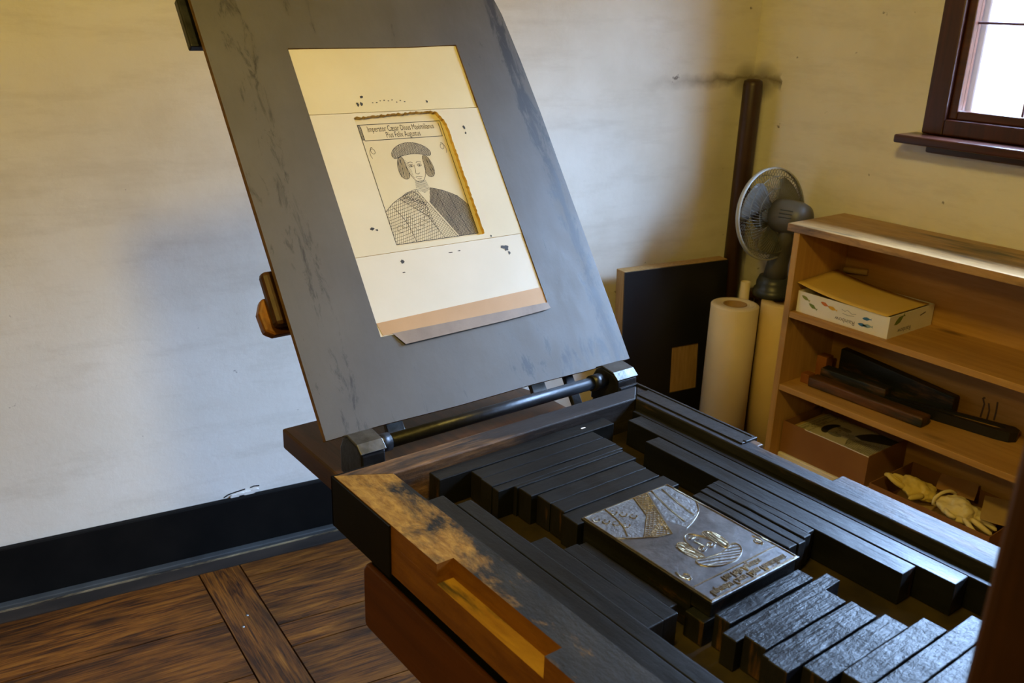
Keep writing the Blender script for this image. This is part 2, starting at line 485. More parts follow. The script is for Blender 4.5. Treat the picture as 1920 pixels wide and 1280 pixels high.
def tympan_material():
    t = NT('grey_tympan')
    x, y, z = t.sep()
    big = t.noise(5, None, 5)
    col = t.ramp(big, [(0.3, (0.066, 0.060, 0.052)), (0.7, (0.088, 0.081, 0.070))])
    sm = t.noise(17, t.mapping((2.6, 1, 0.36)), 8, 0.75, 0.5)
    # ink smears along both long sides and along the foot
    d1 = t.math('ABSOLUTE', t.math('SUBTRACT', x, 0.060))
    d2 = t.math('ABSOLUTE', t.math('SUBTRACT', x, 0.634))
    d3 = t.math('ABSOLUTE', t.math('SUBTRACT', z, 0.030))
    zone = t.math('MAXIMUM', t.math('MAXIMUM', t.ramp(d1, [(0.0, 0.13), (0.035, 0.0)]), t.ramp(d2, [(0.0, 0.24), (0.034, 0.0)])), t.math('MULTIPLY', t.ramp(d3, [(0.0, 0.15), (0.04, 0.0)]), t.ramp(x, [(0.3, 0.0), (0.45, 1.0)])))
    m = t.ramp(t.math('ADD', sm, zone), [(0.61, 0.0), (0.72, 0.85)])
    col = t.mix(m, col, (0.020, 0.018, 0.018))
    return t.out(col, t.ramp(sm, [(0.4, 0.62), (0.7, 0.42)]), 0, t.noise(70), 0.1, 0.002, 0.4)
M['tympan'] = tympan_material()

# ------------------------------------------------------------------ the room
WP = Vector((0.2103, 2.5184, 0)); WD = Vector((0.98835785, -0.15214716, 0)); WN = Vector((-0.15214716, -0.98835785, 0))   # left wall line, its direction, its normal into the room
WN = -Vector((0.15214716, 0.98835785, 0))
XR = 2.7315                                                      # right wall
def wp(s, d, z):
    """point s along the left wall, d out from it, at height z"""
    p = WP + WD * s + WN * d
    return Vector((p.x, p.y, z))
S0, S1 = -3.2, 2.56
CEIL = 2.62
yL = lambda x: WP.y + (x - WP.x) * WD.y / WD.x
bm = B()
obox(bm, WP, WD, WN, (0, 0, 1), S0 - 0.2, S1 + 0.2, -0.22, -0.02, -0.05, CEIL)
struct(obj('wall_left', bm, M['plaster']))

# floor: boards between cross beams, one mesh
bm = B()
uvl = bm.loops.layers.uv.new('UVMap')
def board(pts, ang):
    vs = [bm.verts.new((p[0], p[1], -0.0)) for p in pts]
    lo = [bm.verts.new((p[0], p[1], -0.03)) for p in pts]
    fs = [bm.faces.new(vs)]
    n = len(vs)
    for i in range(n):
        fs.append(bm.faces.new((vs[i], lo[i], lo[(i + 1) % n], vs[(i + 1) % n])))
    ca, sa = math.cos(ang), math.sin(ang)
    for f in fs:
        for l in f.loops:
            l[uvl].uv = (l.vert.co.x * ca + l.vert.co.y * sa, -l.vert.co.x * sa + l.vert.co.y * ca + l.vert.co.z)
BD = Vector((math.sin(math.radians(-4.23)) * -1, -math.cos(math.radians(4.23)), 0))
BD = Vector((-math.sin(math.radians(4.23)), -math.cos(math.radians(4.23)), 0))    # beams run towards the camera
beams = [-2.35, -1.05, 0.515, 1.82]                                # s of the beam's left edge at the wall edge board
BW = 0.118
E0 = 0.078
def fl(s, d):
    p = wp(s, E0, 0)
    # d measured along the beam
    q = p + BD * d
    return (q.x, q.y)
gap = 0.0022
slots = [(-3.5, beams[0])] + [(beams[i] + BW, beams[i + 1]) for i in range(len(beams) - 1)] + [(beams[-1] + BW, 2.75)]
rows = {2: [0.0, 0.255, 0.50, 0.78, 1.06, 1.31], 3: [0.0, 0.075, 0.335, 0.44, 0.66, 0.93, 1.2]}
for k, (a, b) in enumerate(slots):
    r = rows.get(k, [0.0, 0.2, 0.46, 0.7, 0.95, 1.25])
    r = r + [r[-1] + 0.26 * j for j in range(1, 20)]
    for d0, d1 in zip(r, r[1:]):
        board([fl(a + gap, d0 + gap), fl(b - gap, d0 + gap), fl(b - gap, d1 - gap), fl(a + gap, d1 - gap)], math.radians(-8.75))
for s in beams:
    for d0, d1 in ((0, 2.7), (2.7, 6)):
        board([fl(s + gap, d0 + gap), fl(s + BW - gap, d0 + gap), fl(s + BW - gap, d1 - gap), fl(s + gap, d1 - gap)], math.radians(-94.23))
flo = struct(obj('floor', bm, M['floor'], recalc=False, origin=(0, 0, 0)))
bm = B()
obox(bm, WP, WD, WN, (0, 0, 1), S0, S1 + 0.1, 0.0, E0, -0.03, 0.001)
obj('edge_board', bm, M['dark_floor'], flo)
bm = B()
for s, d in ((0.555, 0.255), (0.53, 0.30), (0.57, 0.60)):
    x, y = fl(s + 0.02, d)
    lathe(bm, [(0.0045, 0.0), (0.004, 0.0014), (0, 0.0016)], (x, y, 0), n=10)
obj('nail', bm, M['steel_nail'], flo)
bm = B()
box(bm, -3.6, XR + 0.2, -3.7, 3.2, -0.09, -0.032)
obj('subfloor', bm, M['dark_floor'], flo)

bm = B()
obox(bm, WP, WD, WN, (0, 0, 1), S0, S1 - 0.02, -0.02, 0.0, 0.0, 0.178)
bb = struct(obj('baseboard_left', bm, M['black_paint'], bevel=0.004))
bm = B()
obox(bm, WP, WD, WN, (0, 0, 1), S0, S1 - 0.02, 0.0, 0.024, 0.001, 0.016)
obj('shoe_strip', bm, M['shoe'], bb, bevel=0.003)
bm = B()
obox(bm, WP, WD, WN, (0, 0, 1), S0, S1 - 0.02, 0.0243, 0.0275, 0.001, 0.0055)
obj('worn_edge', bm, M['worn_edge'], bb)

bm = B()
box(bm, -3.6, XR + 0.3, -3.7, 3.3, CEIL, CEIL + 0.1)
struct(obj('ceiling', bm, M['ceiling']))
bm = B()
box(bm, -3.6, XR + 0.3, -3.7, -3.5, -0.05, CEIL)
struct(obj('wall_back', bm, M['panelling']))
bm = B()
box(bm, -3.3, -3.1, -3.7, 3.3, -0.05, CEIL)
struct(obj('wall_west', bm, M['panelling']))
# right wall with two window openings
WINS = [(0.19, 1.43), (-2.34, -1.10)]
WZ0, WZ1 = 1.315, 2.37
XO = XR + 0.15
bm = B()
ys = [-3.6, -2.34, -1.10, 0.19, 1.43, 2.6]
for i in range(5):
    if i in (1, 3):
        box(bm, XR, XO, ys[i], ys[i + 1], -0.05, WZ0)
        box(bm, XR, XO, ys[i], ys[i + 1], WZ1, CEIL)
    else:
        box(bm, XR, XO, ys[i], ys[i + 1], -0.05, CEIL)
bmesh.ops.remove_doubles(bm, verts=bm.verts[:], dist=1e-5)
struct(obj('wall_right', bm, M['plaster']))

def window(k, y0, y1):
    """casement with leaded panes; y1 is the end seen in the photo"""
    root = bpy.data.objects.new('window_%d' % k, None)
    C.objects.link(root)
    root.location = (XR, (y0 + y1) / 2, WZ0)
    struct(root)
    # outer casing on the wall
    bm = B()
    c = 0.052
    box(bm, XR - 0.028, XR + 0.05, y1 - 0.014, y1 + c, WZ0 - 0.035, WZ1 + c)
    box(bm, XR - 0.028, XR + 0.05, y0 - c, y0 + 0.014, WZ0 - 0.035, WZ1 + c)
    box(bm, XR - 0.028, XR + 0.05, y0 + 0.014, y1 - 0.014, WZ1 - 0.014, WZ1 + c)
    box(bm, XR - 0.028, XR + 0.05, y0 + 0.014, y1 - 0.014, WZ0 - 0.035, WZ0 + 0.012)
    obj('window_frame', bm, M['window_wood'], root, bevel=0.005)
    bm = B()
    mid = (y0 + y1) / 2
    box(bm, XR - 0.02, XR + 0.05, mid - 0.03, mid + 0.03, WZ0 + 0.0125, WZ1 - 0.0145)
    obj('mullion', bm, M['window_wood'], root, bevel=0.005)
    for a, b in ((y0 + 0.0145, mid - 0.0305), (mid + 0.0305, y1 - 0.0145)):
        bm = B()
        s = 0.026
        zz0, zz1 = WZ0 + 0.0125, WZ1 - 0.0145
        xa, xb = XR - 0.012, XR + 0.03
        box(bm, xa, xb, a, a + s, zz0, zz1)
        box(bm, xa, xb, b - s, b, zz0, zz1)
        box(bm, xa, xb, a + s, b - s, zz0, zz0 + s)
        box(bm, xa, xb, a + s, b - s, zz1 - s, zz1)
        sash = obj('sash', bm, M['window_wood_flat'], root, bevel=0.004)
        bm = B()
        n = 3
        for i in range(1, n):
            y = b - s + (a - b + 2 * s) * i / n
            tube(bm, [(XR + 0.012, y, zz0 + s), (XR + 0.012, y, zz1 - s)], 0.0035, 8)
        h = (zz1 - zz0 - 2 * s) / 4
        for i in range(1, 4):
            tube(bm, [(XR + 0.012, a + s, zz0 + s + i * h), (XR + 0.012, b - s, zz0 + s + i * h)], 0.0035, 8)
        obj('lead_bars', bm, M['lead'], sash)
        bm = B()
        box(bm, XR + 0.010, XR + 0.014, a + s, b - s, zz0 + s, zz1 - s)
        obj('pane', bm, M['glass'], sash)
    bm = B()
    box(bm, XR - 0.115, XR + 0.02, y0 - 0.13, y1 + 0.088, WZ0 - 0.062, WZ0 - 0.037)
    box(bm, XR - 0.045, XR + 0.02, y0 - 0.08, y1 + 0.02, WZ0 - 0.088, WZ0 - 0.062)
    obj('window_sill', bm, M['window_wood_flat'], root, bevel=0.006, seg=3)
    # pale stone reveal outside the panes
    bm = B()
    box(bm, XR + 0.052, XO + 0.04, y1 - 0.05, y1 - 0.002, WZ0, WZ1)
    box(bm, XR + 0.052, XO + 0.04, y0 + 0.002, y0 + 0.05, WZ0, WZ1)
    box(bm, XR + 0.052, XO + 0.04, y0 + 0.05, y1 - 0.05, WZ0 - 0.0, WZ0 + 0.02)
    obj('outer_reveal', bm, M['stone'], root, bevel=0.006)
window(1, *WINS[0])
window(2, *WINS[1])

# corner pipe, boxed in the corner
bm = B()
pc = wp(2.486, 0.048, 0)
lathe(bm, [(0.0, 0.0), (0.033, 0.0), (0.033, 1.372), (0.031, 1.385), (0.02, 1.392), (0.0, 1.393)], (pc.x, pc.y, 0), n=28)
tag(obj('corner_pipe', bm, M['pipe']), 'dark brown vertical pipe standing in the sooty corner of the walls', 'pipe')

# black board leaning against the wall
bd = thing('black_board', wp(2.23, 0.06, 0), 'black panel with bare wooden edge leaning on wall behind paper rolls', 'board')
bm = B()
def pb(s0, s1, z0, z1, d0, d1, mi):
    """board piece leaning back a little"""
    P = lambda s, d, z: wp(s, d + 0.045 * (1 - z / 0.765), z)
    c = [(s0, d0, z0), (s1, d0, z0), (s1, d1, z0), (s0, d1, z0), (s0, d0, z1), (s1, d0, z1), (s1, d1, z1), (s0, d1, z1)]
    vs = [bm.verts.new(P(*p)) for p in c]
    for f in ((0, 3, 2, 1), (4, 5, 6, 7), (0, 1, 5, 4), (1, 2, 6, 5), (2, 3, 7, 6), (3, 0, 4, 7)):
        bm.faces.new([vs[i] for i in f]).material_index = mi
bs0 = (2.167 - WP.x) / WD.x
bs1 = bs0 + 0.458
pb(bs0, bs1, 0.002, 0.765, 0.028, 0.073, 0)
obj('panel_core', bm, M['board_edge'], bd, bevel=0.002)
bm = B()
hx0, hx1 = (2.385 - WP.x) / WD.x, (2.508 - WP.x) / WD.x
for a in ((bs0 + 0.001, hx0, 0.003, 0.763), (hx1, bs1 - 0.001, 0.003, 0.763), (hx0, hx1, 0.003, 0.29), (hx0, hx1, 0.465, 0.763)):
    pb(*a, 0.0735, 0.079, 0)
obj('black_face', bm, M['black_board'], bd)

# ------------------------------------------------------------------ drawing helpers for the print and its plate
def strip(bm, pts, wd, fn, h, mi=0):
    """thin flat stroke"""
    n = len(pts)
    L = []
    for i in range(n):
        p = pts[i]
        a, b = pts[max(i - 1, 0)], pts[min(i + 1, n - 1)]
        t = Vector((b[0] - a[0], b[1] - a[1]))
        if t.length < 1e-9:
            t = Vector((1, 0))
        t.normalize()
        ww = wd[i] if isinstance(wd, (list, tuple)) else wd
        L.append(((p[0] - t.y * ww / 2, p[1] + t.x * ww / 2), (p[0] + t.y * ww / 2, p[1] - t.x * ww / 2)))
    vs = [(bm.verts.new(fn(*a, h)), bm.verts.new(fn(*b, h))) for a, b in L]
    for i in range(n - 1):
        bm.faces.new((vs[i][0], vs[i][1], vs[i + 1][1], vs[i + 1][0])).material_index = mi

def ridge(bm, pts, wd, fn, h0, h1):
    """raised stroke"""
    n = len(pts)
    R = []
    for i in range(n):
        p = pts[i]
        a, b = pts[max(i - 1, 0)], pts[min(i + 1, n - 1)]
        t = Vector((b[0] - a[0], b[1] - a[1]))
        if t.length < 1e-9:
            t = Vector((1, 0))
        t.normalize()
        o = (-t.y * wd / 2, t.x * wd / 2)
        R.append([bm.verts.new(fn(p[0] + o[0] * k, p[1] + o[1] * k, h)) for k, h in ((1, h0), (0.55, h1), (-0.55, h1), (-1, h0))])
    for A_, B_ in zip(R, R[1:]):
        for k in range(3):
            bm.faces.new((A_[k], A_[k + 1], B_[k + 1], B_[k]))
    bm.faces.new(R[0]); bm.faces.new(R[-1][::-1])

def hatch(poly, ang, sp, wav=0.0):
    """parallel lines clipped to a polygon"""
    ca, sa = math.cos(ang), math.sin(ang)
    rp = [(x * ca + y * sa, -x * sa + y * ca) for x, y in poly]
    y0, y1 = min(p[1] for p in rp), max(p[1] for p in rp)
    out = []
    y = y0 + sp / 2
    while y < y1:
        xs = []
        for (ax, ay), (bx, by) in zip(rp, rp[1:] + rp[:1]):
            if (ay > y) != (by > y):
                xs.append(ax + (y - ay) / (by - ay) * (bx - ax))
        xs.sort()
        for a, b in zip(xs[::2], xs[1::2]):
            if b - a > sp * 0.6:
                k = max(2, int((b - a) / 0.006))
                ln = []
                for i in range(k + 1):
                    x = a + (b - a) * i / k
                    yy = y + wav * math.sin(x * 160 + y * 60)
                    ln.append((x * ca - yy * sa, x * sa + yy * ca))
                out.append(ln)
        y += sp * random.uniform(0.85, 1.15)
    return out

def text_polys(s, size):
    cu = bpy.data.curves.new('lettering', 'FONT')
    cu.body = s
    cu.size = size
    cu.align_x = 'CENTER'
    cu.align_y = 'CENTER'
    cu.resolution_u = 3
    o = bpy.data.objects.new('lettering', cu)
    C.objects.link(o)
    dg = bpy.context.evaluated_depsgraph_get()
    me = bpy.data.meshes.new_from_object(o.evaluated_get(dg))
    V = [(v.co.x, v.co.y) for v in me.vertices]
    F = [list(p.vertices) for p in me.polygons]
    bpy.data.objects.remove(o)
    bpy.data.curves.remove(cu)
    bpy.data.meshes.remove(me)
    return V, F

def put_text(bm, s, size, cx, cy, fn, h, sx=1.0, raise_to=None, mirror=False, rot=0.0, mi=0):
    V, F = text_polys(s, size)
    ca, sa = math.cos(rot), math.sin(rot)
    def P(v):
        x, y = v[0] * sx, v[1]
        return cx + x * ca - y * sa, cy + x * sa + y * ca
    hh = h if raise_to is None else raise_to
    vs = [bm.verts.new(fn(*P(v), hh)) for v in V]
    for f in F:
        try:
            bm.faces.new([vs[i] for i in f]).material_index = mi
        except ValueError:
            pass
    if raise_to is not None:
        lo = [bm.verts.new(fn(*P(v), h)) for v in V]
        cnt = {}
        for f in F:
            for a, b in zip(f, f[1:] + f[:1]):
                cnt[frozenset((a, b))] = cnt.get(frozenset((a, b)), []) + [(a, b)]
        for e in cnt.values():
            if len(e) == 1:
                a, b = e[0]
                bm.faces.new((vs[a], vs[b], lo[b], lo[a])).material_index = mi

def arc(cx, cy, rx, ry, a0, a1, n=16):
    return [(cx + rx * math.cos(math.radians(a0 + (a1 - a0) * i / n)), cy + ry * math.sin(math.radians(a0 + (a1 - a0) * i / n))) for i in range(n + 1)]

# a plain frontal bust in a soft cap, drawn in a 0.178 x 0.235 m field
PW, PH = 0.178, 0.235
def S(pts):
    return [(x * PW, y * PH) for x, y in pts]
CAP = S([(0.30, 0.690), (0.27, 0.735), (0.33, 0.79), (0.44, 0.825), (0.56, 0.83), (0.68, 0.80), (0.76, 0.745), (0.74, 0.695), (0.64, 0.72), (0.52, 0.73), (0.40, 0.72)])
HAIR_A = S([(0.33, 0.70), (0.40, 0.715), (0.405, 0.62), (0.42, 0.55), (0.38, 0.515), (0.32, 0.53), (0.295, 0.60)])
HAIR_B = S([(0.70, 0.70), (0.63, 0.715), (0.625, 0.62), (0.61, 0.55), (0.65, 0.515), (0.71, 0.53), (0.735, 0.60)])
FACE = S([(0.405, 0.715), (0.40, 0.62), (0.425, 0.545), (0.47, 0.495), (0.515, 0.482), (0.56, 0.495), (0.605, 0.545), (0.63, 0.62), (0.625, 0.715)])
NECK = S([(0.45, 0.50), (0.58, 0.50), (0.60, 0.42), (0.52, 0.39), (0.43, 0.42)])
COAT_A = S([(0.0, 0.0), (0.0, 0.27), (0.12, 0.34), (0.30, 0.40), (0.42, 0.42), (0.50, 0.25), (0.56, 0.0)])
LAPEL = S([(0.30, 0.405), (0.43, 0.43), (0.52, 0.30), (0.74, 0.0), (0.58, 0.0), (0.46, 0.20), (0.20, 0.365)])
COAT_B = S([(0.60, 0.43), (0.74, 0.40), (0.90, 0.34), (1.0, 0.25), (1.0, 0.0), (0.76, 0.0), (0.54, 0.31)])
def smooth(p, it=2):
    for _ in range(it):
        q = []
        for a, b in zip(p, p[1:] + p[:1]):
            q += [(a[0] * 0.75 + b[0] * 0.25, a[1] * 0.75 + b[1] * 0.25), (a[0] * 0.25 + b[0] * 0.75, a[1] * 0.25 + b[1] * 0.75)]
        p = q
    return p
def smooth_open(p, it=2):
    for _ in range(it):
        q = [p[0]]
        for a, b in zip(p, p[1:]):
            q += [(a[0] * 0.75 + b[0] * 0.25, a[1] * 0.75 + b[1] * 0.25), (a[0] * 0.25 + b[0] * 0.75, a[1] * 0.25 + b[1] * 0.75)]
        p = q + [p[-1]]
    return p
CAP, HAIR_A, HAIR_B = smooth(CAP), smooth(HAIR_A), smooth(HAIR_B)
def curl(cx, cy, r, sg):
    pts = []
    for i in range(26):
        a = i / 25 * 3.3 * PI
        rr = r * (0.25 + 0.75 * i / 25)
        pts.append((cx + sg * rr * math.cos(a) * 0.7, cy + rr * math.sin(a) - r * 1.2 * i / 25))
    return pts
def outlines():
    L = []
    for p in (CAP, HAIR_A, HAIR_B, LAPEL):
        L.append(p + [p[0]])
    for p in (FACE[1:-1], COAT_A[1:6], COAT_B[:4]):
        L.append(smooth_open(p))
    # ornaments of the collar
    for i in range(7):
        x, y = 0.27 + 0.035 * i, 0.375 - 0.012 * i
        L.append(S(arc(x, y, 0.016, 0.012, 0, 360, 10)))
    # strands of hair and folds of the coat
    for x0, x1 in ((0.33, 0.31), (0.36, 0.345), (0.67, 0.69), (0.70, 0.715)):
        L.append(smooth_open(S([(x0, 0.69), (x0 * 0.5 + x1 * 0.5, 0.62), (x1, 0.54)])))
    for a, b, c in (((0.66, 0.38), (0.70, 0.22), (0.80, 0.0)), ((0.80, 0.36), (0.84, 0.20), (0.90, 0.02)), ((0.10, 0.30), (0.20, 0.18), (0.24, 0.0))):
        L.append(smooth_open(S([a, b, c])))
    for cx in (0.465, 0.565):
        L.append([(x * PW, y * PH) for x, y in arc(cx, 0.628, 0.026, 0.012, 0, 180, 8)])
        L.append([(x * PW, y * PH) for x, y in arc(cx, 0.628, 0.026, 0.009, 180, 360, 8)])
        L.append([(x * PW, y * PH) for x, y in arc(cx, 0.640, 0.036, 0.020, 30, 150, 8)])
    L.append(S([(0.505, 0.635), (0.50, 0.585), (0.490, 0.562), (0.515, 0.553), (0.54, 0.562)]))
    L.append(S([(0.475, 0.528), (0.50, 0.532), (0.515, 0.529), (0.53, 0.532), (0.555, 0.528)]))
    L.append(S([(0.49, 0.516), (0.515, 0.511), (0.54, 0.516)]))
    L.append(curl(0.075 * PW, 0.80 * PH, 0.010, 1))
    L.append(curl(0.925 * PW, 0.80 * PH, 0.010, -1))
    return L
TEXT = (('Imperator C\u00e6sar Diuus Maximilianus', 0.0165, 0.958), ('Pius Felix Augustus', 0.0165, 0.902))
def draw_print(bm, fn, h, mirror_text=False):
    for a, b in (((0, 0), (1, 0)), ((1, 0), (1, 1)), ((1, 1), (0, 1)), ((0, 1), (0, 0)), ((0.03, 0.865), (0.97, 0.865)), ((0.03, 0.865), (0.03, 0.985)), ((0.97, 0.865), (0.97, 0.985))):
        strip(bm, S([a, b]), 0.0013, fn, h)
    for ln in hatch(S([(0.0, 0.87), (0.028, 0.87), (0.028, 1.0), (0.0, 1.0)]), 0.1, 0.0014):
        strip(bm, ln, 0.0008, fn, h)
    for L in outlines():
        strip(bm, L, 0.0009, fn, h)
    for poly, ang, sp, wd in ((CAP, 0.35, 0.0019, 0.00095), (CAP, 1.1, 0.0030, 0.0006), (HAIR_A, 1.35, 0.0017, 0.0008), (HAIR_B, -1.35, 0.0017, 0.0008),
                              (COAT_B, 1.0, 0.0018, 0.0010), (COAT_B, -0.5, 0.0024, 0.0008), (COAT_A, 1.2, 0.0040, 0.0006), (COAT_A, 0.2, 0.0056, 0.0006),
                              (LAPEL, 0.7, 0.0042, 0.0005), (LAPEL, -0.7, 0.0042, 0.0005), (NECK, 0.1, 0.0022, 0.0006)):
        for ln in hatch(poly, ang, sp, 0.0003):
            strip(bm, ln, wd, fn, h)
    FS = S([(0.40, 0.70), (0.40, 0.62), (0.425, 0.545), (0.46, 0.51), (0.455, 0.60), (0.44, 0.66)])
    for ln in hatch(FS, 0.6, 0.0026):
        strip(bm, ln, 0.0005, fn, h)
    for i in range(6):
        x = 0.10 + 0.07 * i
        strip(bm, [(a * PW, b * PH) for a, b in arc(x, 0.12 + 0.03 * (i % 3), 0.035, 0.028, 0, 300, 12)], 0.0006, fn, h)
    for cx in (0.465, 0.565):
        strip(bm, [(x * PW, y * PH) for x, y in arc(cx, 0.628, 0.006, 0.005, 0, 360, 8)], 0.0014, fn, h)
    for s, sz, y in TEXT:
        put_text(bm, s, sz, PW * 0.5, y * PH, fn, h, 0.58)

# crumbled plaster above the baseboard
bm = B()
sc_ = (0.855 - WP.x) / WD.x
for ds, dz, r in ((0.0, 0.181, 0.012), (0.02, 0.184, 0.010), (0.045, 0.182, 0.013), (0.066, 0.187, 0.009)):
    n = 9
    pts = [(sc_ + ds + r * 1.6 * math.cos(2 * PI * i / n) * random.uniform(0.6, 1.1), dz + r * 0.55 * math.sin(2 * PI * i / n) * random.uniform(0.6, 1.1)) for i in range(n)]
    prism(bm, pts, lambda a, b, h: wp(a, h, b), -0.0195, -0.012)
obj('loose_plaster', bm, M['white_card'], bb)
bm = B()
for pts in ([(-0.03, 0.181), (-0.015, 0.188), (0.01, 0.192), (0.035, 0.195)], [(0.05, 0.196), (0.062, 0.199), (0.078, 0.197)]):
    strip(bm, [(sc_ + a, b) for a, b in pts], 0.004, lambda a, b, h: wp(a, h, b), -0.0190)
obj('crack', bm, M['black_paint'], bb, recalc=False)

# ------------------------------------------------------------------ the press
press = thing('printing_press', (0.84, 0.55, 0), 'old wooden hand printing press with open lid and inked bed', 'printing press')
ZT = 0.950       # top of the coffin frame
ZF = 0.938       # top of the furniture
ZB = 0.890       # floor of the coffin
X0, X1, Y1 = 0.533, 1.150, 1.090
YF = 0.14
coffin = None
bm = B()
box(bm, X0 + 0.004, X1 - 0.004, YF + 0.01, Y1 - 0.004, 0.873, ZB, 0)
coffin = obj('coffin', bm, M['bed'], press)
# left side rail: plan outline with the worn notch cut in its outer edge
bm = B()
pl = [(X0, YF), (0.608, YF), (0.608, 1.048), (0.575, 1.048 + 0.012), (X0, Y1)]
fnz = lambda x, y, h: Vector((x, y, h))
N0, N1, ND = 0.606, 0.816, 0.5575
up = [(X0, YF), (0.608, YF), (0.608, 1.0475), (X0, Y1), (X0, N1), (ND, N1), (ND, N0), (X0, N0)]
prism(bm, up, fnz, 0.921, ZT, 0)
prism(bm, [(X0, YF), (0.608, YF), (0.608, 1.0475), (X0, Y1)], fnz, 0.8735, 0.9209, 0)
for f in bm.faces:
    f.normal_update()
bmesh.ops.recalc_face_normals(bm, faces=bm.faces[:])
for f in bm.faces:
    c = f.calc_center_median()
    if abs(f.normal.z) > 0.9 and c.z > 0.949:
        f.material_index = 1
    elif abs(f.normal.z) > 0.9 and c.z > 0.915:
        f.material_index = 2
obj('side_rail', bm, [M['coffin_side'], M['coffin_top'], M['notch']], coffin)
bm = B()
prism(bm, [(X0, Y1), (0.608, 1.0485), (1.1065, 1.0485), (X1, Y1)], fnz, 0.8735, ZT, 0)
bmesh.ops.recalc_face_normals(bm, faces=bm.faces[:])
obj('rear_rail', bm, [M['coffin_rear']], coffin, bevel=0.0022)
bm = B()
prism(bm, [(1.1065, YF), (1.164, YF), (1.164, 0.664), (1.137, 0.664), (1.137, 0.80), (X1, 0.80), (X1, Y1), (1.1065, 1.0475)], fnz, 0.8735, ZT, 0)
obj('side_rail', bm, [M['coffin_right']], coffin, bevel=0.0022)
bm = B()
box(bm, 0.61, 1.105, YF, YF + 0.04, 0.8735, ZT)
obj('front_rail', bm, [M['coffin_rear']], coffin, bevel=0.002)
# iron fittings of the coffin
bm = B()
box(bm, X0 - 0.0035, X0 - 0.0005, 0.927, Y1 + 0.003, 0.868, ZT - 0.001)
box(bm, X0 - 0.0035, 0.60, Y1 + 0.0005, Y1 + 0.0035, 0.868, ZT - 0.001)
obj('corner_plate', bm, M['black_paint'], coffin)
bm = B()
prism(bm, [(1.128, 0.818), (1.156, 0.818), (1.156, 1.096), (1.11, 1.096), (1.11, 1.09), (1.1508, 1.0905), (1.1508, 0.825), (1.128, 0.825)], fnz, 0.93, 0.9535)
box(bm, 1.119, 1.1505, 0.819, 1.06, ZT + 0.0005, ZT + 0.0022)
obj('corner_strap', bm, M['iron'], coffin, bevel=0.001)
# carriage: plank, rails, legs
bm = B()
poly = [(0.602, 0.16), (1.098, 0.16), (1.098, 1.30), (1.06, 1.434), (0.602, 1.434)]
prism(bm, poly, fnz, 0.832, 0.8715)
obj('carriage_plank', bm, M['plank'], press, bevel=0.004)
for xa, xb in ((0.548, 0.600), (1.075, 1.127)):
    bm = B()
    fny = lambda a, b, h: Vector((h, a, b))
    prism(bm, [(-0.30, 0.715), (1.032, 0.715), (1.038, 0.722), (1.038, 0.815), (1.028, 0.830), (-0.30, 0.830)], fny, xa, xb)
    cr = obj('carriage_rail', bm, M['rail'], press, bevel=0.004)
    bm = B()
    box(bm, xa + 0.006, xb - 0.004, -0.28, 1.022, 0.8302, 0.8318)  # black strip added in place of the shade between coffin side and rail
    obj('rail_shade_strip', bm, M['black_paint'], cr)
for xa, xb, ya, yb in ((0.556, 0.63, 0.82, 0.895), (1.05, 1.12, 0.82, 0.895), (0.56, 0.63, -0.25, -0.175), (1.05, 1.12, -0.25, -0.175)):
    bm = B()
    box(bm, xa, xb, ya, yb, 0.0, 0.7145)
    obj('leg', bm, M['cheek'], press, bevel=0.006)
# cheeks: the tall uprights the bed slides between
br = math.radians(20.45)
cx0 = 0.436
bm = B()
yc = cx0 * math.tan(br)
box(bm, cx0, 0.518, yc - 0.105, yc, 0.0, 2.25)
obj('cheek', bm, M['cheek'], press, bevel=0.008, seg=3)
bm = B()
box(bm, 1.176, 1.258, yc - 0.105, yc, 0.0, 2.25)
obj('cheek', bm, M['cheek'], press, bevel=0.008, seg=3)

# tympan: the grey lid, leaning back on its hinge
TT = math.radians(34.76)
TO = Vector((0.574, 1.197, 0.951))
TU = Vector((1, 0, 0)); TV = Vector((0, math.sin(TT), math.cos(TT))); TN = Vector((0, -math.cos(TT), math.sin(TT)))
def tf(u, s, h):
    return TO + TU * u + TV * s + TN * h
bm = B()
out_ = [(0.0, 0.0), (0.10, 0.0015), (0.25, -0.0008), (0.42, 0.001), (0.55, -0.001), (0.6625, 0.0), (0.6635, 0.12), (0.662, 0.33), (0.662, 0.54), (0.659, 0.66), (0.653, 0.77), (0.645, 0.812), (0.0, 0.812), (0.001, 0.4)]
hole = [(0.148, 0.145), (0.512, 0.143), (0.511, 0.45), (0.510, 0.699), (0.40, 0.694), (0.30, 0.6925), (0.148, 0.691)]
holed(bm, out_, [hole], tf, -0.011, 0.0, 0)
bmesh.ops.recalc_face_normals(bm, faces=bm.faces[:])
for f in bm.faces:
    if abs(f.normal.dot(TN)) < 0.5:
        f.material_index = 1
tym = obj('tympan', bm, [M['tympan'], M['edge_brown']], press)
# give the lid its own origin at its lower left corner so that its marks sit on it
off = TO - wloc(tym)
tym.data.transform(Matrix.Translation(-off))
tym.location = tym.location + off
bm = B()
obox(bm, TO, TU, TV, TN, 0.006, 0.654, 0.008, 0.802, -0.026, -0.0115)
obj('backing_board', bm, M['plank'], tym, bevel=0.002)
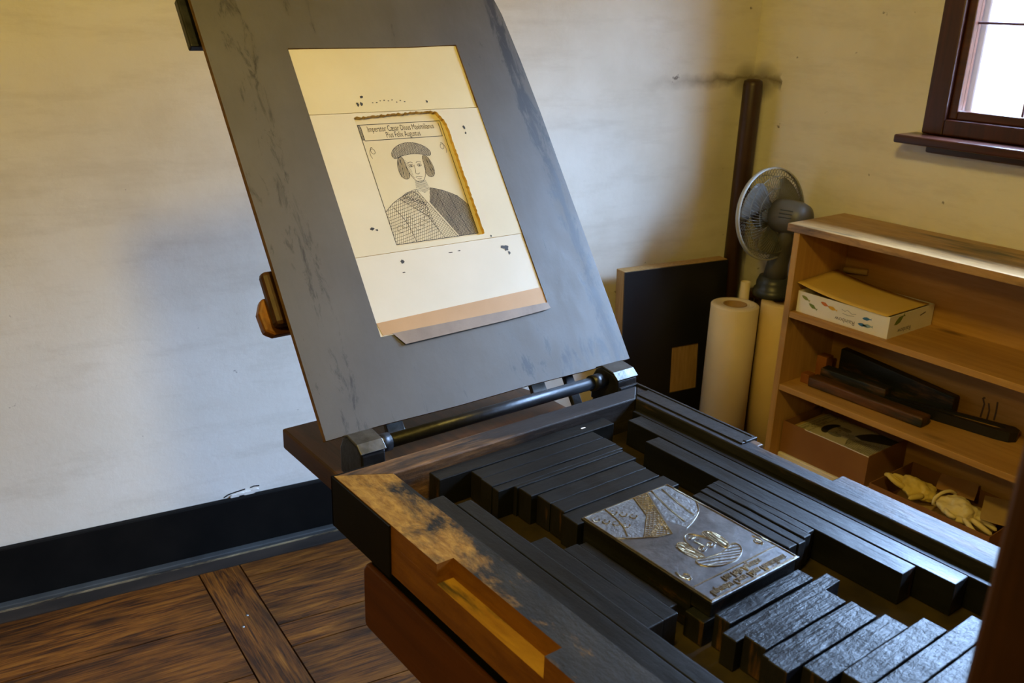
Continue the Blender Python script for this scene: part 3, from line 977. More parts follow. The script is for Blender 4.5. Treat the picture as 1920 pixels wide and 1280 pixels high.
# turned hand grip and latch on the left edge
bm = B()
obox(bm, TO, TU, TV, TN, -0.010, 0.05, 0.205, 0.300, -0.052, -0.0265)
obj('grip_block', bm, M['cheek'], tym, bevel=0.008)
bm = B()
gp = [(-0.022, 0.205), (-0.024, 0.238), (-0.012, 0.262), (0.030, 0.262), (0.030, 0.196), (-0.008, 0.196)]
prism(bm, gp, tf, -0.075, -0.0525)
obj('grip', bm, M['grip'], tym, bevel=0.005)
bm = B()
obox(bm, TO, TU, TV, TN, -0.012, 0.03, 0.712, 0.806, -0.044, -0.0265)
obj('latch', bm, M['iron'], tym, bevel=0.003)
for u, uw, s0, mk in ((0.43, 0.034, -0.035, 'iron_worn'), (0.12, 0.034, -0.03, 'iron_worn'), (0.512, 0.022, -0.06, 'iron')):
    bm = B()
    obox(bm, TO, TU, TV, TN, u, u + uw, s0, 0.05, -0.036, -0.0265)
    obj('stay', bm, M[mk], tym, bevel=0.002)
# hinge bar with its two knuckles
bm = B()
tube(bm, [(0.628, 1.145, 0.9495), (1.125, 1.145, 0.9495)], 0.0115, 18)
for x in (0.645, 1.098):
    tube(bm, [(x - 0.012, 1.145, 0.9495), (x + 0.012, 1.145, 0.9495)], 0.0150, 18)
hb = obj('hinge_bar', bm, M['iron'], press)
for xa, xb in ((0.590, 0.632), (1.122, 1.172)):
    bm = B()
    fnx = lambda a, b, h: Vector((h, a, b))
    prism(bm, [(1.108, 0.90), (1.182, 0.90), (1.182, 0.945), (1.172, 0.962), (1.155, 0.970), (1.125, 0.966), (1.112, 0.955)], fnx, xa, xb)
    k = obj('knuckle', bm, M['iron'], hb, bevel=0.003)
    bm = B()
    prism(bm, [(1.112, 0.956), (1.125, 0.9672), (1.155, 0.9712), (1.172, 0.963), (1.172, 0.966), (1.155, 0.9745), (1.124, 0.9705), (1.110, 0.959)], fnx, xa - 0.001, xb + 0.001)
    obj('hinge_leaf', bm, M['iron_worn'], k, bevel=0.0008)
for xa, xb in ((0.592, 0.630), (1.124, 1.160)):
    bm = B()
    box(bm, xa, xb, 1.110, 1.180, 0.8722, 0.8995)
    obj('hinge_block', bm, M['iron'], hb, bevel=0.003)
# ------------------------------------------------------------------ packing sheets, print and tape in the lid
def jag(loop, amt, step=0.004):
    o = []
    for (ax, ay), (bx, by) in zip(loop, loop[1:] + loop[:1]):
        n = max(1, int(math.hypot(bx - ax, by - ay) / step))
        for i in range(n):
            t = i / n
            o.append((ax + (bx - ax) * t + random.uniform(-amt, amt), ay + (by - ay) * t + random.uniform(-amt, amt)))
    return o
pk = thing('packing_sheet', tf(0.33, 0.15, -0.004), 'cream paper sheets with a torn rectangular hole, framed by the grey lid', 'paper')
bm = B()
prism(bm, [(0.1485, 0.5622), (0.5095, 0.5622), (0.5095, 0.698), (0.1485, 0.6905)], tf, -0.0060, -0.0030)
obj('upper_sheet', bm, M['paper_top'], pk)
bm = B()
HL = [(0.234, 0.300), (0.426, 0.300), (0.4255, 0.53), (0.415, 0.553), (0.395, 0.559), (0.31, 0.556), (0.233, 0.552)]
hj = jag(HL[:1] + HL[1:], 0.0007)
# the top and right side of the hole are torn rough, the left and foot are cut clean
hj = []
for i, (a, b) in enumerate(zip(HL, HL[1:] + HL[:1])):
    amt = (0.0002, 0.0011, 0.0014, 0.0016, 0.0016, 0.0016, 0.0003)[i]
    n = max(1, int(math.hypot(b[0] - a[0], b[1] - a[1]) / 0.004))
    for k in range(n):
        t = k / n
        hj.append((a[0] + (b[0] - a[0]) * t + random.uniform(-amt, amt), a[1] + (b[1] - a[1]) * t + random.uniform(-amt, amt)))
holed(bm, [(0.1485, 0.31), (0.1485, 0.2905), (0.5105, 0.2905), (0.5105, 0.5605), (0.1485, 0.5605)], [hj], tf, -0.0098, -0.0015)
bmesh.ops.recalc_face_normals(bm, faces=bm.faces[:])
for f in bm.faces:
    if abs(f.normal.dot(TN)) < 0.5:
        f.material_index = 1
obj('middle_sheet', bm, [M['paper'], M['card_core']], pk)
bm = B()
prism(bm, [(0.1485, 0.146), (0.5112, 0.1445), (0.5105, 0.29), (0.1485, 0.29)], tf, -0.0060, -0.0022)
obj('lower_sheet', bm, M['paper_low'], pk)
def blot(u, s, r, el=1.0, h=-0.0012, n=14):
    bm = B()
    pts = []
    for i in range(n):
        a = 2 * PI * i / n
        rr = r * random.uniform(0.6, 1.15)
        pts.append((u + rr * math.cos(a) * el, s + rr * math.sin(a)))
    vs = [bm.verts.new(tf(p[0], p[1], h)) for p in pts]
    bm.faces.new(vs)
    obj('ink_blot', bm, M['print_ink'], pk, recalc=False)
for u, s, r, el in ((0.2505, 0.578, 0.0050, 0.6), (0.258, 0.579, 0.0045, 0.7), (0.263, 0.593, 0.0032, 1.2)):
    blot(u, s, r, el, -0.0027)
for i in range(9):
    blot(0.282 + i * 0.0085, 0.582 + random.uniform(-0.002, 0.003), 0.0012, 1.6, -0.0027)
blot(0.399, 0.579, 0.0028, 1, -0.0027)
for u, s, r, el in ((0.462, 0.520, 0.0042, 0.8), (0.461, 0.508, 0.003, 0.7), (0.198, 0.338, 0.0028, 1.6), (0.206, 0.335, 0.0020, 1.5), (0.438, 0.294, 0.0022, 1)):
    blot(u, s, r, el)
for u, s, r, el in ((0.463, 0.2655, 0.0062, 1.1), (0.456, 0.269, 0.004, 1.2), (0.466, 0.256, 0.004, 0.8), (0.236, 0.271, 0.0042, 1.1), (0.2315, 0.251, 0.0013, 2.5), (0.339, 0.274, 0.0010, 5), (0.358, 0.275, 0.0010, 4)):
    blot(u, s, r, el, -0.0019)

pr = thing('printed_portrait', tf(0.325, 0.29, -0.011), 'printed bust portrait with two lines of lettering, seen through the torn hole', 'print')
bm = B()
prism(bm, [(0.215, 0.288), (0.440, 0.288), (0.440, 0.561), (0.215, 0.561)], tf, -0.0108, -0.0100)
obj('paper', bm, M['printpaper'], pr)
bm = B()
draw_print(bm, lambda x, y, h: tf(0.2398 + x, 0.3058 + y, h), -0.0098)
obj('printed_ink', bm, M['print_ink'], pr, recalc=False)

tp = thing('paper_tape', tf(0.33, 0.15, 0.001), 'brown paper tape strip along the foot of the cream sheets', 'tape')
bm = B()
prism(bm, [(0.1490, 0.1705), (0.5115, 0.178), (0.5118, 0.1455), (0.154, 0.1475)], tf, -0.0020, -0.0014)
obj('strip', bm, M['tape'], tp)
bm = B()
v = [(0.171, 0.1475, 0.0016), (0.5120, 0.1455, 0.0016), (0.5135, 0.1335, 0.0026), (0.505, 0.1315, 0.003), (0.40, 0.1275, 0.0036), (0.188, 0.124, 0.0038)]
vs = [bm.verts.new(tf(*p)) for p in v]
lo = [bm.verts.new(tf(p[0], p[1], p[2] - 0.0006)) for p in v]
bm.faces.new(vs); bm.faces.new(lo[::-1])
for i in range(6):
    bm.faces.new((vs[i], lo[i], lo[(i + 1) % 6], vs[(i + 1) % 6]))
obj('loose_flap', bm, M['tape_flap'], tp)

# ------------------------------------------------------------------ furniture: the inked wooden bars locked round the plate
def bar(x0, x1, y0, y1, top, label, group, axis, m=None, z0=ZB + 0.0005, skew=0.0, end=True):
    bm = B()
    n = 7
    L, R = [], []
    if axis == 'X':
        pts = [(x0 + (x1 - x0) * i / n) for i in range(n + 1)]
    else:
        pts = [(y0 + (y1 - y0) * i / n) for i in range(n + 1)]
    rings = []
    for i, p in enumerate(pts):
        dz = random.uniform(-0.0004, 0.0004)
        e0, e1 = random.uniform(0, 0.0004), random.uniform(0, 0.0004)
        sk = skew * (i / n - 0.5)
        if axis == 'X':
            c = [(p, y0 + e0 + sk, z0), (p, y1 - e1 + sk, z0), (p, y1 - e1 + sk, top + dz), (p, y0 + e0 + sk, top + dz)]
        else:
            c = [(x1 - e1 + sk, p, z0), (x0 + e0 + sk, p, z0), (x0 + e0 + sk, p, top + dz), (x1 - e1 + sk, p, top + dz)]
        rings.append([bm.verts.new(q) for q in c])
    for A_, B_ in zip(rings, rings[1:]):
        for k in range(4):
            bm.faces.new((A_[k], B_[k], B_[(k + 1) % 4], A_[(k + 1) % 4]))
    for r_ in (rings[0], rings[-1]):
        f = bm.faces.new(r_)
        f.material_index = 1 if end else 0
    o = obj('furniture_bar', bm, [m or (M['ink_x'] if axis == 'X' else M['ink']), M['ink_end']], bevel=0.0012, seg=2)
    return tag(o, label, 'wooden bar', group)
G1, G2, G3, G4 = 'bars behind the metal plate', 'bars along the right side of the bed', 'bars along the left side of the bed', 'bars in front of the metal plate'
rear = [
    (0.665, 1.020, 1.0115, 1.0405, ZF, 'black bar against the rear rail, with worn orange left end'),
    (0.721, 0.969, 0.9825, 1.0105, ZF - 0.0012, 'second black bar from the rear rail of the bed'),
    (0.718, 0.970, 0.9530, 0.9815, ZF - 0.0004, 'third black bar from the rear rail, before the thin strip'),
    (0.718, 0.969, 0.9365, 0.9520, ZF - 0.0010, 'narrow black bar between third wide bar and thinnest strip behind plate'),
    (0.745, 0.960, 0.9275, 0.9355, ZF + 0.0006, 'thinnest black strip in the row behind the metal plate'),
    (0.748, 0.960, 0.8975, 0.9265, ZF - 0.0002, 'wide black bar just in front of the thinnest rear strip'),
    (0.758, 0.952, 0.8665, 0.8965, ZF - 0.0010, 'third wide black bar behind the metal plate, counting from the plate'),
    (0.758, 0.948, 0.8360, 0.8655, ZF, 'second wide black bar behind the metal plate, counting from the plate'),
    (0.753, 0.955, 0.8015, 0.8350, ZF - 0.0008, 'black bar touching the back edge of the metal plate'),
]
for a in rear:
    bar(*a[:5], a[5], G1, 'X')
right = [
    (1.0835, 1.1035, YF + 0.042, 1.032, ZF - 0.001, 'longest black bar beside the right rail of the bed'),
    (1.0500, 1.0825, 0.4240, 1.009, ZF - 0.0006, 'long black bar second from the right rail, rounded front end'),
    (1.0165, 1.0485, 0.4760, 0.934, ZF - 0.0012, 'third long black bar from the right rail'),
    (0.9990, 1.0145, 0.6060, 0.776, ZF - 0.0004, 'rightmost of the four short thin strips right of the plate'),
    (0.9825, 0.9980, 0.6000, 0.7735, ZF + 0.0008, 'second from right of the four thin strips right of the plate'),
    (0.9660, 0.9815, 0.5960, 0.771, ZF - 0.0010, 'third from right of the four thin strips right of the plate'),
    (0.9470, 0.9650, 0.5980, 0.769, ZF - 0.002, 'thin strip nearest to the right edge of the plate'),
]
for a in right:
    bar(*a[:5], a[5], G2, 'Y')
left = [
    (0.6085, 0.6375, YF + 0.042, 0.960, ZF + 0.008, 'long flat black bar lying against the left rail'),
    (0.6395, 0.6645, YF + 0.042, 0.930, ZF + 0.007, 'long flat black bar second from the left rail'),
    (0.6660, 0.6945, 0.5840, 0.800, ZF + 0.002, 'short black bar beside the two long left bars'),
    (0.6960, 0.7205, 0.5860, 0.766, ZF, 'short black bar next to the strip left of the plate'),
    (0.7220, 0.7365, 0.6010, 0.765, ZF - 0.003, 'narrow black strip closest to the left edge of the plate'),
]
for a in left:
    bar(*a[:5], a[5], G3, 'Y')
front = [
    (0.745, 0.925, 0.5660, 0.5965, 0.9245, 'worn yellow-ended block under the front edge of the plate', 'X', 0),
    (0.757, 0.917, 0.5385, 0.5620, ZF - 0.002, 'first shiny black bar in front of the metal plate', 'X', 0),
    (0.741, 0.945, 0.5165, 0.5375, ZF - 0.006, 'low black strip with splintered right end, second before the plate', 'X', 0.002),
    (0.753, 0.907, 0.4845, 0.5155, ZF - 0.001, 'wide shiny bar between the two low strips before the plate', 'X', 0),
    (0.745, 0.916, 0.4730, 0.4835, ZF - 0.003, 'narrow low strip, fourth in front of the plate', 'X', 0),
    (0.739, 0.911, 0.4455, 0.4720, ZF, 'shiny scratched bar with orange left end, fifth before plate', 'X', 0),
    (0.765, 0.925, 0.4135, 0.4445, ZF - 0.002, 'sixth shiny bar in front of the plate, one cross crack', 'X', 0),
    (0.790, 0.954, 0.3825, 0.4125, ZF, 'seventh shiny black bar in front of the plate', 'X', 0),
    (0.800, 1.008, 0.3515, 0.3815, ZF - 0.001, 'longest shiny bar in front of plate, its end by the dark post', 'X', 0),
    (0.790, 0.985, 0.3190, 0.3500, ZF, 'shiny bar at the bottom right, nearest the dark post', 'X', 0),
]
for a in front:
    bar(*a[:5], a[5], G4, a[6], M['ink_shine'], skew=a[7])
bm = B()
box(bm, 0.9695 - 0.012, 0.9695 - 0.003, 1.0245, 1.027, ZF + 0.0006, ZF + 0.0011)
tag(obj('paper_scrap', bm, M['white_card']), 'tiny white paper scrap on the rearmost black bar', 'paper')

# ------------------------------------------------------------------ the metal plate
PX0, PX1, PY0, PY1 = 0.7555, 0.9245, 0.5665, 0.7985
plate = thing('printing_plate', ((PX0 + PX1) / 2, (PY0 + PY1) / 2, 0.925), 'shiny grey metal printing plate with raised portrait, lying among black bars', 'printing plate')
bm = B()
box(bm, PX0 + 0.003, PX1 - 0.003, PY0 + 0.034, PY1 - 0.003, ZB + 0.0006, 0.9448)
box(bm, PX0 + 0.003, PX1 - 0.003, PY0 + 0.003, PY0 + 0.0335, 0.9252, 0.9448)
obj('wooden_mount', bm, M['mount'], plate, bevel=0.001)
bm = B()
box(bm, PX0, PX1, PY0, PY1, 0.945, 0.9488)
obj('metal_sheet', bm, M['zinc'], plate, bevel=0.0008)
# raised design: mirror of the print, head towards the front of the bed
sx, sy = (PX1 - PX0 - 0.006) / PW, (PY1 - PY0 - 0.006) / PH
def pf(x, y, h):
    return Vector((PX0 + 0.003 + x * sx, PY1 - 0.003 - y * sy, h))
H0, H1 = 0.9488, 0.9500
bm = B()
for a, b, wd in (((0, 0), (1, 0), 0.0014), ((1, 0), (1, 1), 0.0016), ((1, 1), (0, 1), 0.0032), ((0, 1), (0, 0), 0.0016), ((0.02, 0.865), (0.98, 0.865), 0.0024)):
    ridge(bm, S([a, b]), wd, pf, H0, H1)
for L in outlines():
    ridge(bm, L, 0.0016, pf, H0, H1 - 0.0001)
for poly, ang, sp, wd in ((CAP, 0.35, 0.0060, 0.0008), (HAIR_A, 1.35, 0.0034, 0.0010), (HAIR_B, -1.35, 0.0034, 0.0010), (LAPEL, 0.7, 0.0052, 0.0011), (LAPEL, -0.7, 0.0052, 0.0011)):
    for ln in hatch(poly, ang, sp, 0.0003):
        ridge(bm, ln, wd, pf, H0, H1 - 0.0003)
for i in range(7):
    ridge(bm, [(a * PW, b * PH) for a, b in arc(0.06 + 0.05 * i, 0.06 + 0.05 * (i % 4), 0.03, 0.022, 0, 300, 12)], 0.0012, pf, H0, H1)
obj('raised_lines', bm, M['zinc_relief'], plate)
bm = B()
for s, sz, y in TEXT:
    put_text(bm, s, sz, PW * 0.5, (y + 0.005) * PH, pf, H0, 0.62, raise_to=H1)
obj('raised_letters', bm, M['zinc_relief'], plate)
# etched, duller areas of the coat and cap
for poly in (CAP, COAT_B, COAT_A):
    bm = B()
    vs = [bm.verts.new(pf(x, y, H0 + 0.00012)) for x, y in poly]
    bm.faces.new(vs)
    obj('etched_ground', bm, M['zinc_deep'], plate)

# ------------------------------------------------------------------ the pine shelf
SX0, SX1, SY0, SY1 = 2.43, XR - 0.004, 0.36, 1.705
shelf = thing('shelf_unit', ((SX0 + SX1) / 2, (SY0 + SY1) / 2, 0), 'low open pine shelf unit below the window', 'shelf')
bm = B()
box(bm, SX0 - 0.006, SX1, SY0 - 0.03, SY1 + 0.005, 0.966, 0.990)
obj('top_board', bm, M['pine_top'], shelf, bevel=0.002)
for ya in (SY1 - 0.062 + 0.022, SY0):
    bm = B()
    box(bm, SX0, SX1 - 0.018, ya, ya + 0.022, 0.0, 0.9655)
    obj('side_panel', bm, M['pine_z'], shelf, bevel=0.0015)
SYI = SY1 - 0.0405
bm = B()
box(bm, SX1 - 0.0175, SX1, SY0, SYI + 0.0225, 0.03, 0.9655)
bk = obj('back_panel', bm, M['pine'], shelf)
for z1 in (0.710, 0.458, 0.170):
    bm = B()
    box(bm, SX0 + 0.001, SX1 - 0.018, SY0 + 0.0225, SYI - 0.0005, z1 - 0.020, z1)
    obj('shelf_board', bm, M['pine'], shelf, bevel=0.0015)
bm = B()
for pts in ([(1.138, 0.532), (1.130, 0.515), (1.133, 0.47)], [(1.118, 0.522), (1.112, 0.50), (1.113, 0.47)], [(1.094, 0.535), (1.092, 0.505), (1.093, 0.475)], [(1.138, 0.532), (1.131, 0.535)]):
    strip(bm, pts, 0.0055, lambda a, b, h: Vector((h, a, b)), SX1 - 0.0180)
obj('ink_marks', bm, M['faint_ink'], bk, recalc=False)

def tray(bm, x0, x1, y0, y1, z0, z1, t=0.0025, mi=(0, 1)):
    """open-topped carton"""
    box(bm, x0, x1, y0, y1, z0, z0 + t, mi[0])
    for a in ((x0, x0 + t, y0, y1), (x1 - t, x1, y0, y1), (x0 + t, x1 - t, y0, y0 + t), (x0 + t, x1 - t, y1 - t, y1)):
        box(bm, *a, z0 + t, z1, mi[0])

# white carton with printed fish on the upper shelf
FX0, FX1, FY0, FY1, FZ0, FZ1 = 2.452, 2.700, 1.335, 1.655, 0.7105, 0.779
fb = thing('paper_carton', ((FX0 + FX1) / 2, (FY0 + FY1) / 2, FZ0), 'white open carton with coloured fish and upside-down lettering on upper shelf', 'box')
bm = B()
tray(bm, FX0, FX1, FY0, FY1, FZ0, FZ1)
obj('carton', bm, M['white_card'], fb)
def ff(a, b, h):          # front side: a runs left to right as seen, b up
    return Vector((FX0 - h, FY1 - a, FZ0 + b))
def fr(a, b, h):          # right side
    return Vector((FX0 + a, FY0 - h, FZ0 + b))
def fish(bm, fn, cx, cy, L, rot, mi=0):
    pts = [(-0.5, 0), (-0.3, 0.13), (0.0, 0.19), (0.22, 0.09), (0.33, 0.03), (0.5, 0.13), (0.44, 0), (0.5, -0.13), (0.33, -0.03), (0.22, -0.09), (0.0, -0.19), (-0.3, -0.13)]
    ca, sa = math.cos(rot), math.sin(rot)
    vs = []
    for x, y in pts:
        x *= L; y *= L * 0.9
        vs.append(bm.verts.new(fn(cx + x * ca - y * sa, cy + x * sa + y * ca, 0.0004)))
    f = bm.faces.new(vs)
    f.material_index = mi
for side, fn, L in (('front', ff, ((0.030, 0.050, 0.034, -0.35, 'olive'), (0.060, 0.030, 0.036, -0.40, 'green'), (0.101, 0.049, 0.034, -0.25, 'orange'), (0.129, 0.043, 0.036, -0.15, 'yellow'), (0.248, 0.043, 0.032, 0.12, 'blue'), (0.236, 0.021, 0.032, 0.0, 'blue'), (0.254, 0.022, 0.036, 0.1, 'pale_blue'))),
                    ('side', fr, ((0.055, 0.052, 0.06, 0.45, 'green'),))):
    for x, y, l, r, c in L:
        bm = B()
        fish(bm, fn, x, y, l, r)
        obj('printed_fish', bm, M[c], fb, recalc=False)
bm = B()
put_text(bm, 'Rainbow', 0.020, 0.176, 0.017, ff, 0.0004, 1.0, rot=PI)
obj('printed_word', bm, M['grey_text'], fb, recalc=False)
bm = B()
put_text(bm, 'Rainbow', 0.021, 0.090, 0.016, fr, 0.0004, 1.0, rot=PI)
obj('printed_word', bm, M['grey_text'], fb, recalc=False)
bm = B()
strip(bm, [(0.16, 0.050), (0.172, 0.046), (0.18, 0.052), (0.196, 0.044), (0.21, 0.047)], 0.0012, ff, 0.0004)
obj('printed_scribble', bm, M['grey_text'], fb, recalc=False)
bm = B()
strip(bm, [(0.165, 0.038), (0.185, 0.036), (0.205, 0.039)], 0.0012, ff, 0.0004)
obj('printed_scribble', bm, M['grey_text'], fb, recalc=False)
bm = B()
strip(bm, [(0.17, 0.045), (0.20, 0.051)], 0.004, fr, 0.0004)
obj('printed_scribble', bm, M['grey_text'], fb, recalc=False)
# curved yellow sheet on the carton
bm = B()
nu, nv = 16, 8
g = []
for i in range(nu + 1):
    r_ = []
    for j in range(nv + 1):
        a, b = i / nu, j / nv
        y = FY1 + 0.007 - a * 0.318
        x = FX0 - 0.0055 + b * (0.215 + 0.02 * a) + 0.002
        z = FZ1 + 0.0010 + 0.026 * (1 - a) ** 2.6 + 0.010 * (1 - a) * b
        if a > 0.55:
            x = max(x, FX0 - 0.0040)
        r_.append((x, y, z))
    g.append(r_)
top = [[bm.verts.new(p) for p in r_] for r_ in g]
bot = [[bm.verts.new((p[0], p[1], p[2] - 0.0012)) for p in r_] for r_ in g]
for i in range(nu):
    for j in range(nv):
        bm.faces.new((top[i][j], top[i + 1][j], top[i + 1][j + 1], top[i][j + 1])).smooth = True
        bm.faces.new((bot[i][j], bot[i][j + 1], bot[i + 1][j + 1], bot[i + 1][j])).smooth = True
for i in range(nu):
    for j in (0, nv):
        bm.faces.new((top[i][j], top[i + 1][j], bot[i + 1][j], bot[i][j]))
for j in range(nv):
    for i in (0, nu):
        bm.faces.new((top[i][j], top[i][j + 1], bot[i][j + 1], bot[i][j]))
tag(obj('paper_sheet', bm, M['yellow_paper']), 'curling yellow paper sheet lying on top of the fish carton', 'paper')
bm = B()
for i in range(6):
    box(bm, FX0 + 0.006, FX1 - 0.02, FY0 + 0.008, FY1 - 0.006, FZ0 + 0.003 + i * 0.007, FZ0 + 0.0095 + i * 0.007)
tag(obj('paper_stack', bm, M['roll']), 'stack of paper inside the white fish carton', 'paper')
bm = B()
tube(bm, [(2.683, 1.650, 0.808), (2.702, 1.575, 0.812)], 0.010, 14)
bmesh.ops.translate(bm, verts=bm.verts[:], vec=(0, 0, 0.008))
tag(obj('cardboard_tube', bm, M['cardboard_tan']), 'small tan cardboard tube behind the curling yellow sheet', 'tube')

# inky tools and blocks on the middle shelf
def block(name, p, q, wdt, z0, z1, mat, label, cat, bevel=0.002, group=None, mats=None, tilt=0.0):
    a, b = Vector((p[0], p[1], 0)), Vector((q[0], q[1], 0))
    d = b - a
    L = d.length
    d.normalize()
    n = Vector((-d.y, d.x, 0))
    if n.x < 0:
        n = -n
    bm = B()
    c = [(0, 0, z0), (L, 0, z0), (L, wdt, z0), (0, wdt, z0), (0, 0, z1), (L, 0, z1 + tilt), (L, wdt, z1 + tilt), (0, wdt, z1)]
    vs = [bm.verts.new(a + d * u + n * v + Vector((0, 0, z))) for u, v, z in c]
    for f in ((0, 3, 2, 1), (4, 5, 6, 7), (0, 1, 5, 4), (1, 2, 6, 5), (2, 3, 7, 6), (3, 0, 4, 7)):
        bm.faces.new([vs[i] for i in f])
    return tag(obj(name, bm, mats or mat, bevel=bevel), label, cat, group)
GT = 'inky wooden pieces on the middle shelf'
block('wood_block', (2.492, 1.600), (2.500, 1.205), 0.052, 0.4585, 0.492, M['old_brown'], 'long worn brown plank with black ink, front of the middle shelf', 'wood block', 0.006, GT)
block('wood_block', (2.556, 1.600), (2.566, 1.370), 0.045, 0.4585, 0.510, M['old_black'], 'squat black block behind the long worn plank', 'wood block', 0.003, GT)
block('wood_block', (2.506, 1.638), (2.507, 1.608), 0.038, 0.4585, 0.490, M['old_orange'], 'small orange block at the left end of the middle shelf, front', 'wood block', 0.002, GT)
block('wood_block', (2.600, 1.648), (2.603, 1.612), 0.045, 0.4585, 0.530, M['old_orange'], 'taller orange block against the shelf side panel, behind small one', 'wood block', 0.002, GT)
block('wood_block', (2.660, 1.600), (2.662, 1.200), 0.034, 0.4585, 0.556, M['old_black'], 'tall black board standing along the back panel of the shelf', 'board', 0.003, GT, tilt=-0.035)
# wooden paddle with blackened rim
pd = thing('ink_paddle', (2.63, 1.12, 0.4585), 'long flat wooden paddle with blackened rim, right of the worn plank', 'tool')
d = Vector((0.045, -0.205, 0)).normalized(); n = Vector((-d.y, d.x, 0)); O = Vector((2.612, 1.215, 0))
pfn = lambda a, b, h: O + d * a + n * b + Vector((0, 0, h))
outl = [(-0.16, -0.012), (0.06, -0.026), (0.17, -0.034), (0.205, -0.030), (0.222, -0.012), (0.222, 0.012), (0.205, 0.028), (0.06, 0.024), (-0.16, 0.010)]
inn = [(-0.14, -0.002), (0.06, -0.012), (0.16, -0.016), (0.185, -0.008), (0.185, 0.008), (0.16, 0.012), (0.06, 0.010), (-0.14, 0.002)]
bm = B()
holed(bm, outl, [inn[::-1]], pfn, 0.4588, 0.489)
obj('rim', bm, M['black_board'], pd)
bm = B()
prism(bm, inn, pfn, 0.4588, 0.481)
obj('paddle_face', bm, M['pine'], pd)

# cardboard boxes on the bottom shelf
bm = B()
lid = [(2.470, 1.315), (2.7005, 1.315), (2.7005, 1.660), (2.470, 1.660)]
prism(bm, lid, fnz, 0.1705, 0.201)
wb = tag(obj('flat_box', bm, M['white_card'], bevel=0.004), 'flat white torn-edged box under the brown box with the print', 'box')
bm = B()
vs = [(1.352, 0.189), (1.338, 0.193), (1.326, 0.1865), (1.331, 0.180), (1.349, 0.1795)]
bm.faces.new([bm.verts.new((2.4696, a, b)) for a, b in vs])
obj('orange_mark', bm, M['orange'], wb, recalc=False)
K0, K1, K2, K3, KZ0, KZ1 = 2.480, 2.705, 1.338, 1.660, 0.2015, 0.314
pbx = thing('cardboard_box', ((K0 + K1) / 2, (K2 + K3) / 2, KZ0), 'brown cardboard box holding a printed portrait sheet, bottom shelf left', 'box')
bm = B()
tray(bm, K0, K1, K2, K3, KZ0, KZ1)
obj('carton', bm, M['cardboard'], pbx)
bm = B()
strip(bm, jag([(K2, KZ1 - 0.001), (K2 + 0.16, KZ1), (K3, KZ1 - 0.001)], 0.0004)[:60], 0.003, lambda a, b, h: Vector((h, a, b)), K0 - 0.0004)
obj('torn_rim', bm, M['white_card'], pbx, recalc=False)
sp = thing('printed_sheet', ((K0 + K1) / 2, (K2 + K3) / 2, KZ1 - 0.03), 'printed portrait sheet lying in the brown cardboard box', 'print')
bm = B()
box(bm, K0 + 0.006, K1 - 0.006, K2 + 0.006, K3 - 0.030, KZ1 - 0.020, KZ1 - 0.018)
obj('paper', bm, M['printpaper'], sp)
bm = B()
k = 1.12
def sf(x, y, h):           # head of the print towards the left end of the shelf
    return Vector((K0 + 0.014 + x * k, K2 + 0.020 + y * k, h))
draw_print(bm, sf, KZ1 - 0.0178)
for poly in (COAT_B, CAP):
    bm.faces.new([bm.verts.new(sf(x, y, KZ1 - 0.01775)) for x, y in poly])
obj('printed_ink', bm, M['print_ink'], sp, recalc=False)
bm = B()
for i in range(5):
    box(bm, K0 + 0.006, K1 - 0.006, K2 + 0.008, K3 - 0.012, KZ0 + 0.004 + i * 0.017, KZ0 + 0.020 + i * 0.017)
tag(obj('paper_stack', bm, M['cardboard_tan']), 'stack of sheets filling the brown box below the printed portrait', 'paper')

Q0, Q1, Q2, Q3, QZ0, QZ1 = 2.440, 2.690, 0.925, 1.300, 0.1705, 0.252
gb = thing('cardboard_box', ((Q0 + Q1) / 2, (Q2 + Q3) / 2, QZ0), 'brown cardboard box holding pale gloves and card scraps, bottom shelf right', 'box')
bm = B()
tray(bm, Q0, Q1, Q2, Q3, QZ0, QZ1)
obj('carton', bm, M['cardboard'], gb)
# scraps of card in the box
def scrap(cx, cy, z, L, W_, rot, tilt, mat, label):
    bm = B()
    pts = jag([(-L / 2, -W_ / 2), (L / 2, -W_ / 2 * 0.8), (L / 2 * 0.9, W_ / 2), (-L / 2, W_ / 2 * 0.9)], 0.002, 0.03)
    ca, sa = math.cos(rot), math.sin(rot)
    prism(bm, pts, lambda a, b, h: Vector((cx + a * ca - b * sa, cy + a * sa + b * ca, z + h + a * tilt)), 0, 0.002)
    return tag(obj('card_scrap', bm, mat), label, 'cardboard')
scrap(2.565, 1.110, 0.205, 0.19, 0.31, 0.1, 0.02, M['cardboard_tan'], 'tan card scrap lying under the pale gloves')
scrap(2.575, 0.972, 0.268, 0.15, 0.085, 0.35, 0.06, M['cardboard_tan'], 'tan card scrap right of the pale gloves in the box')
scrap(2.630, 1.120, 0.262, 0.07, 0.12, 0.2, 0.35, M['cardboard_in'], 'brown card scrap standing behind the pale gloves')

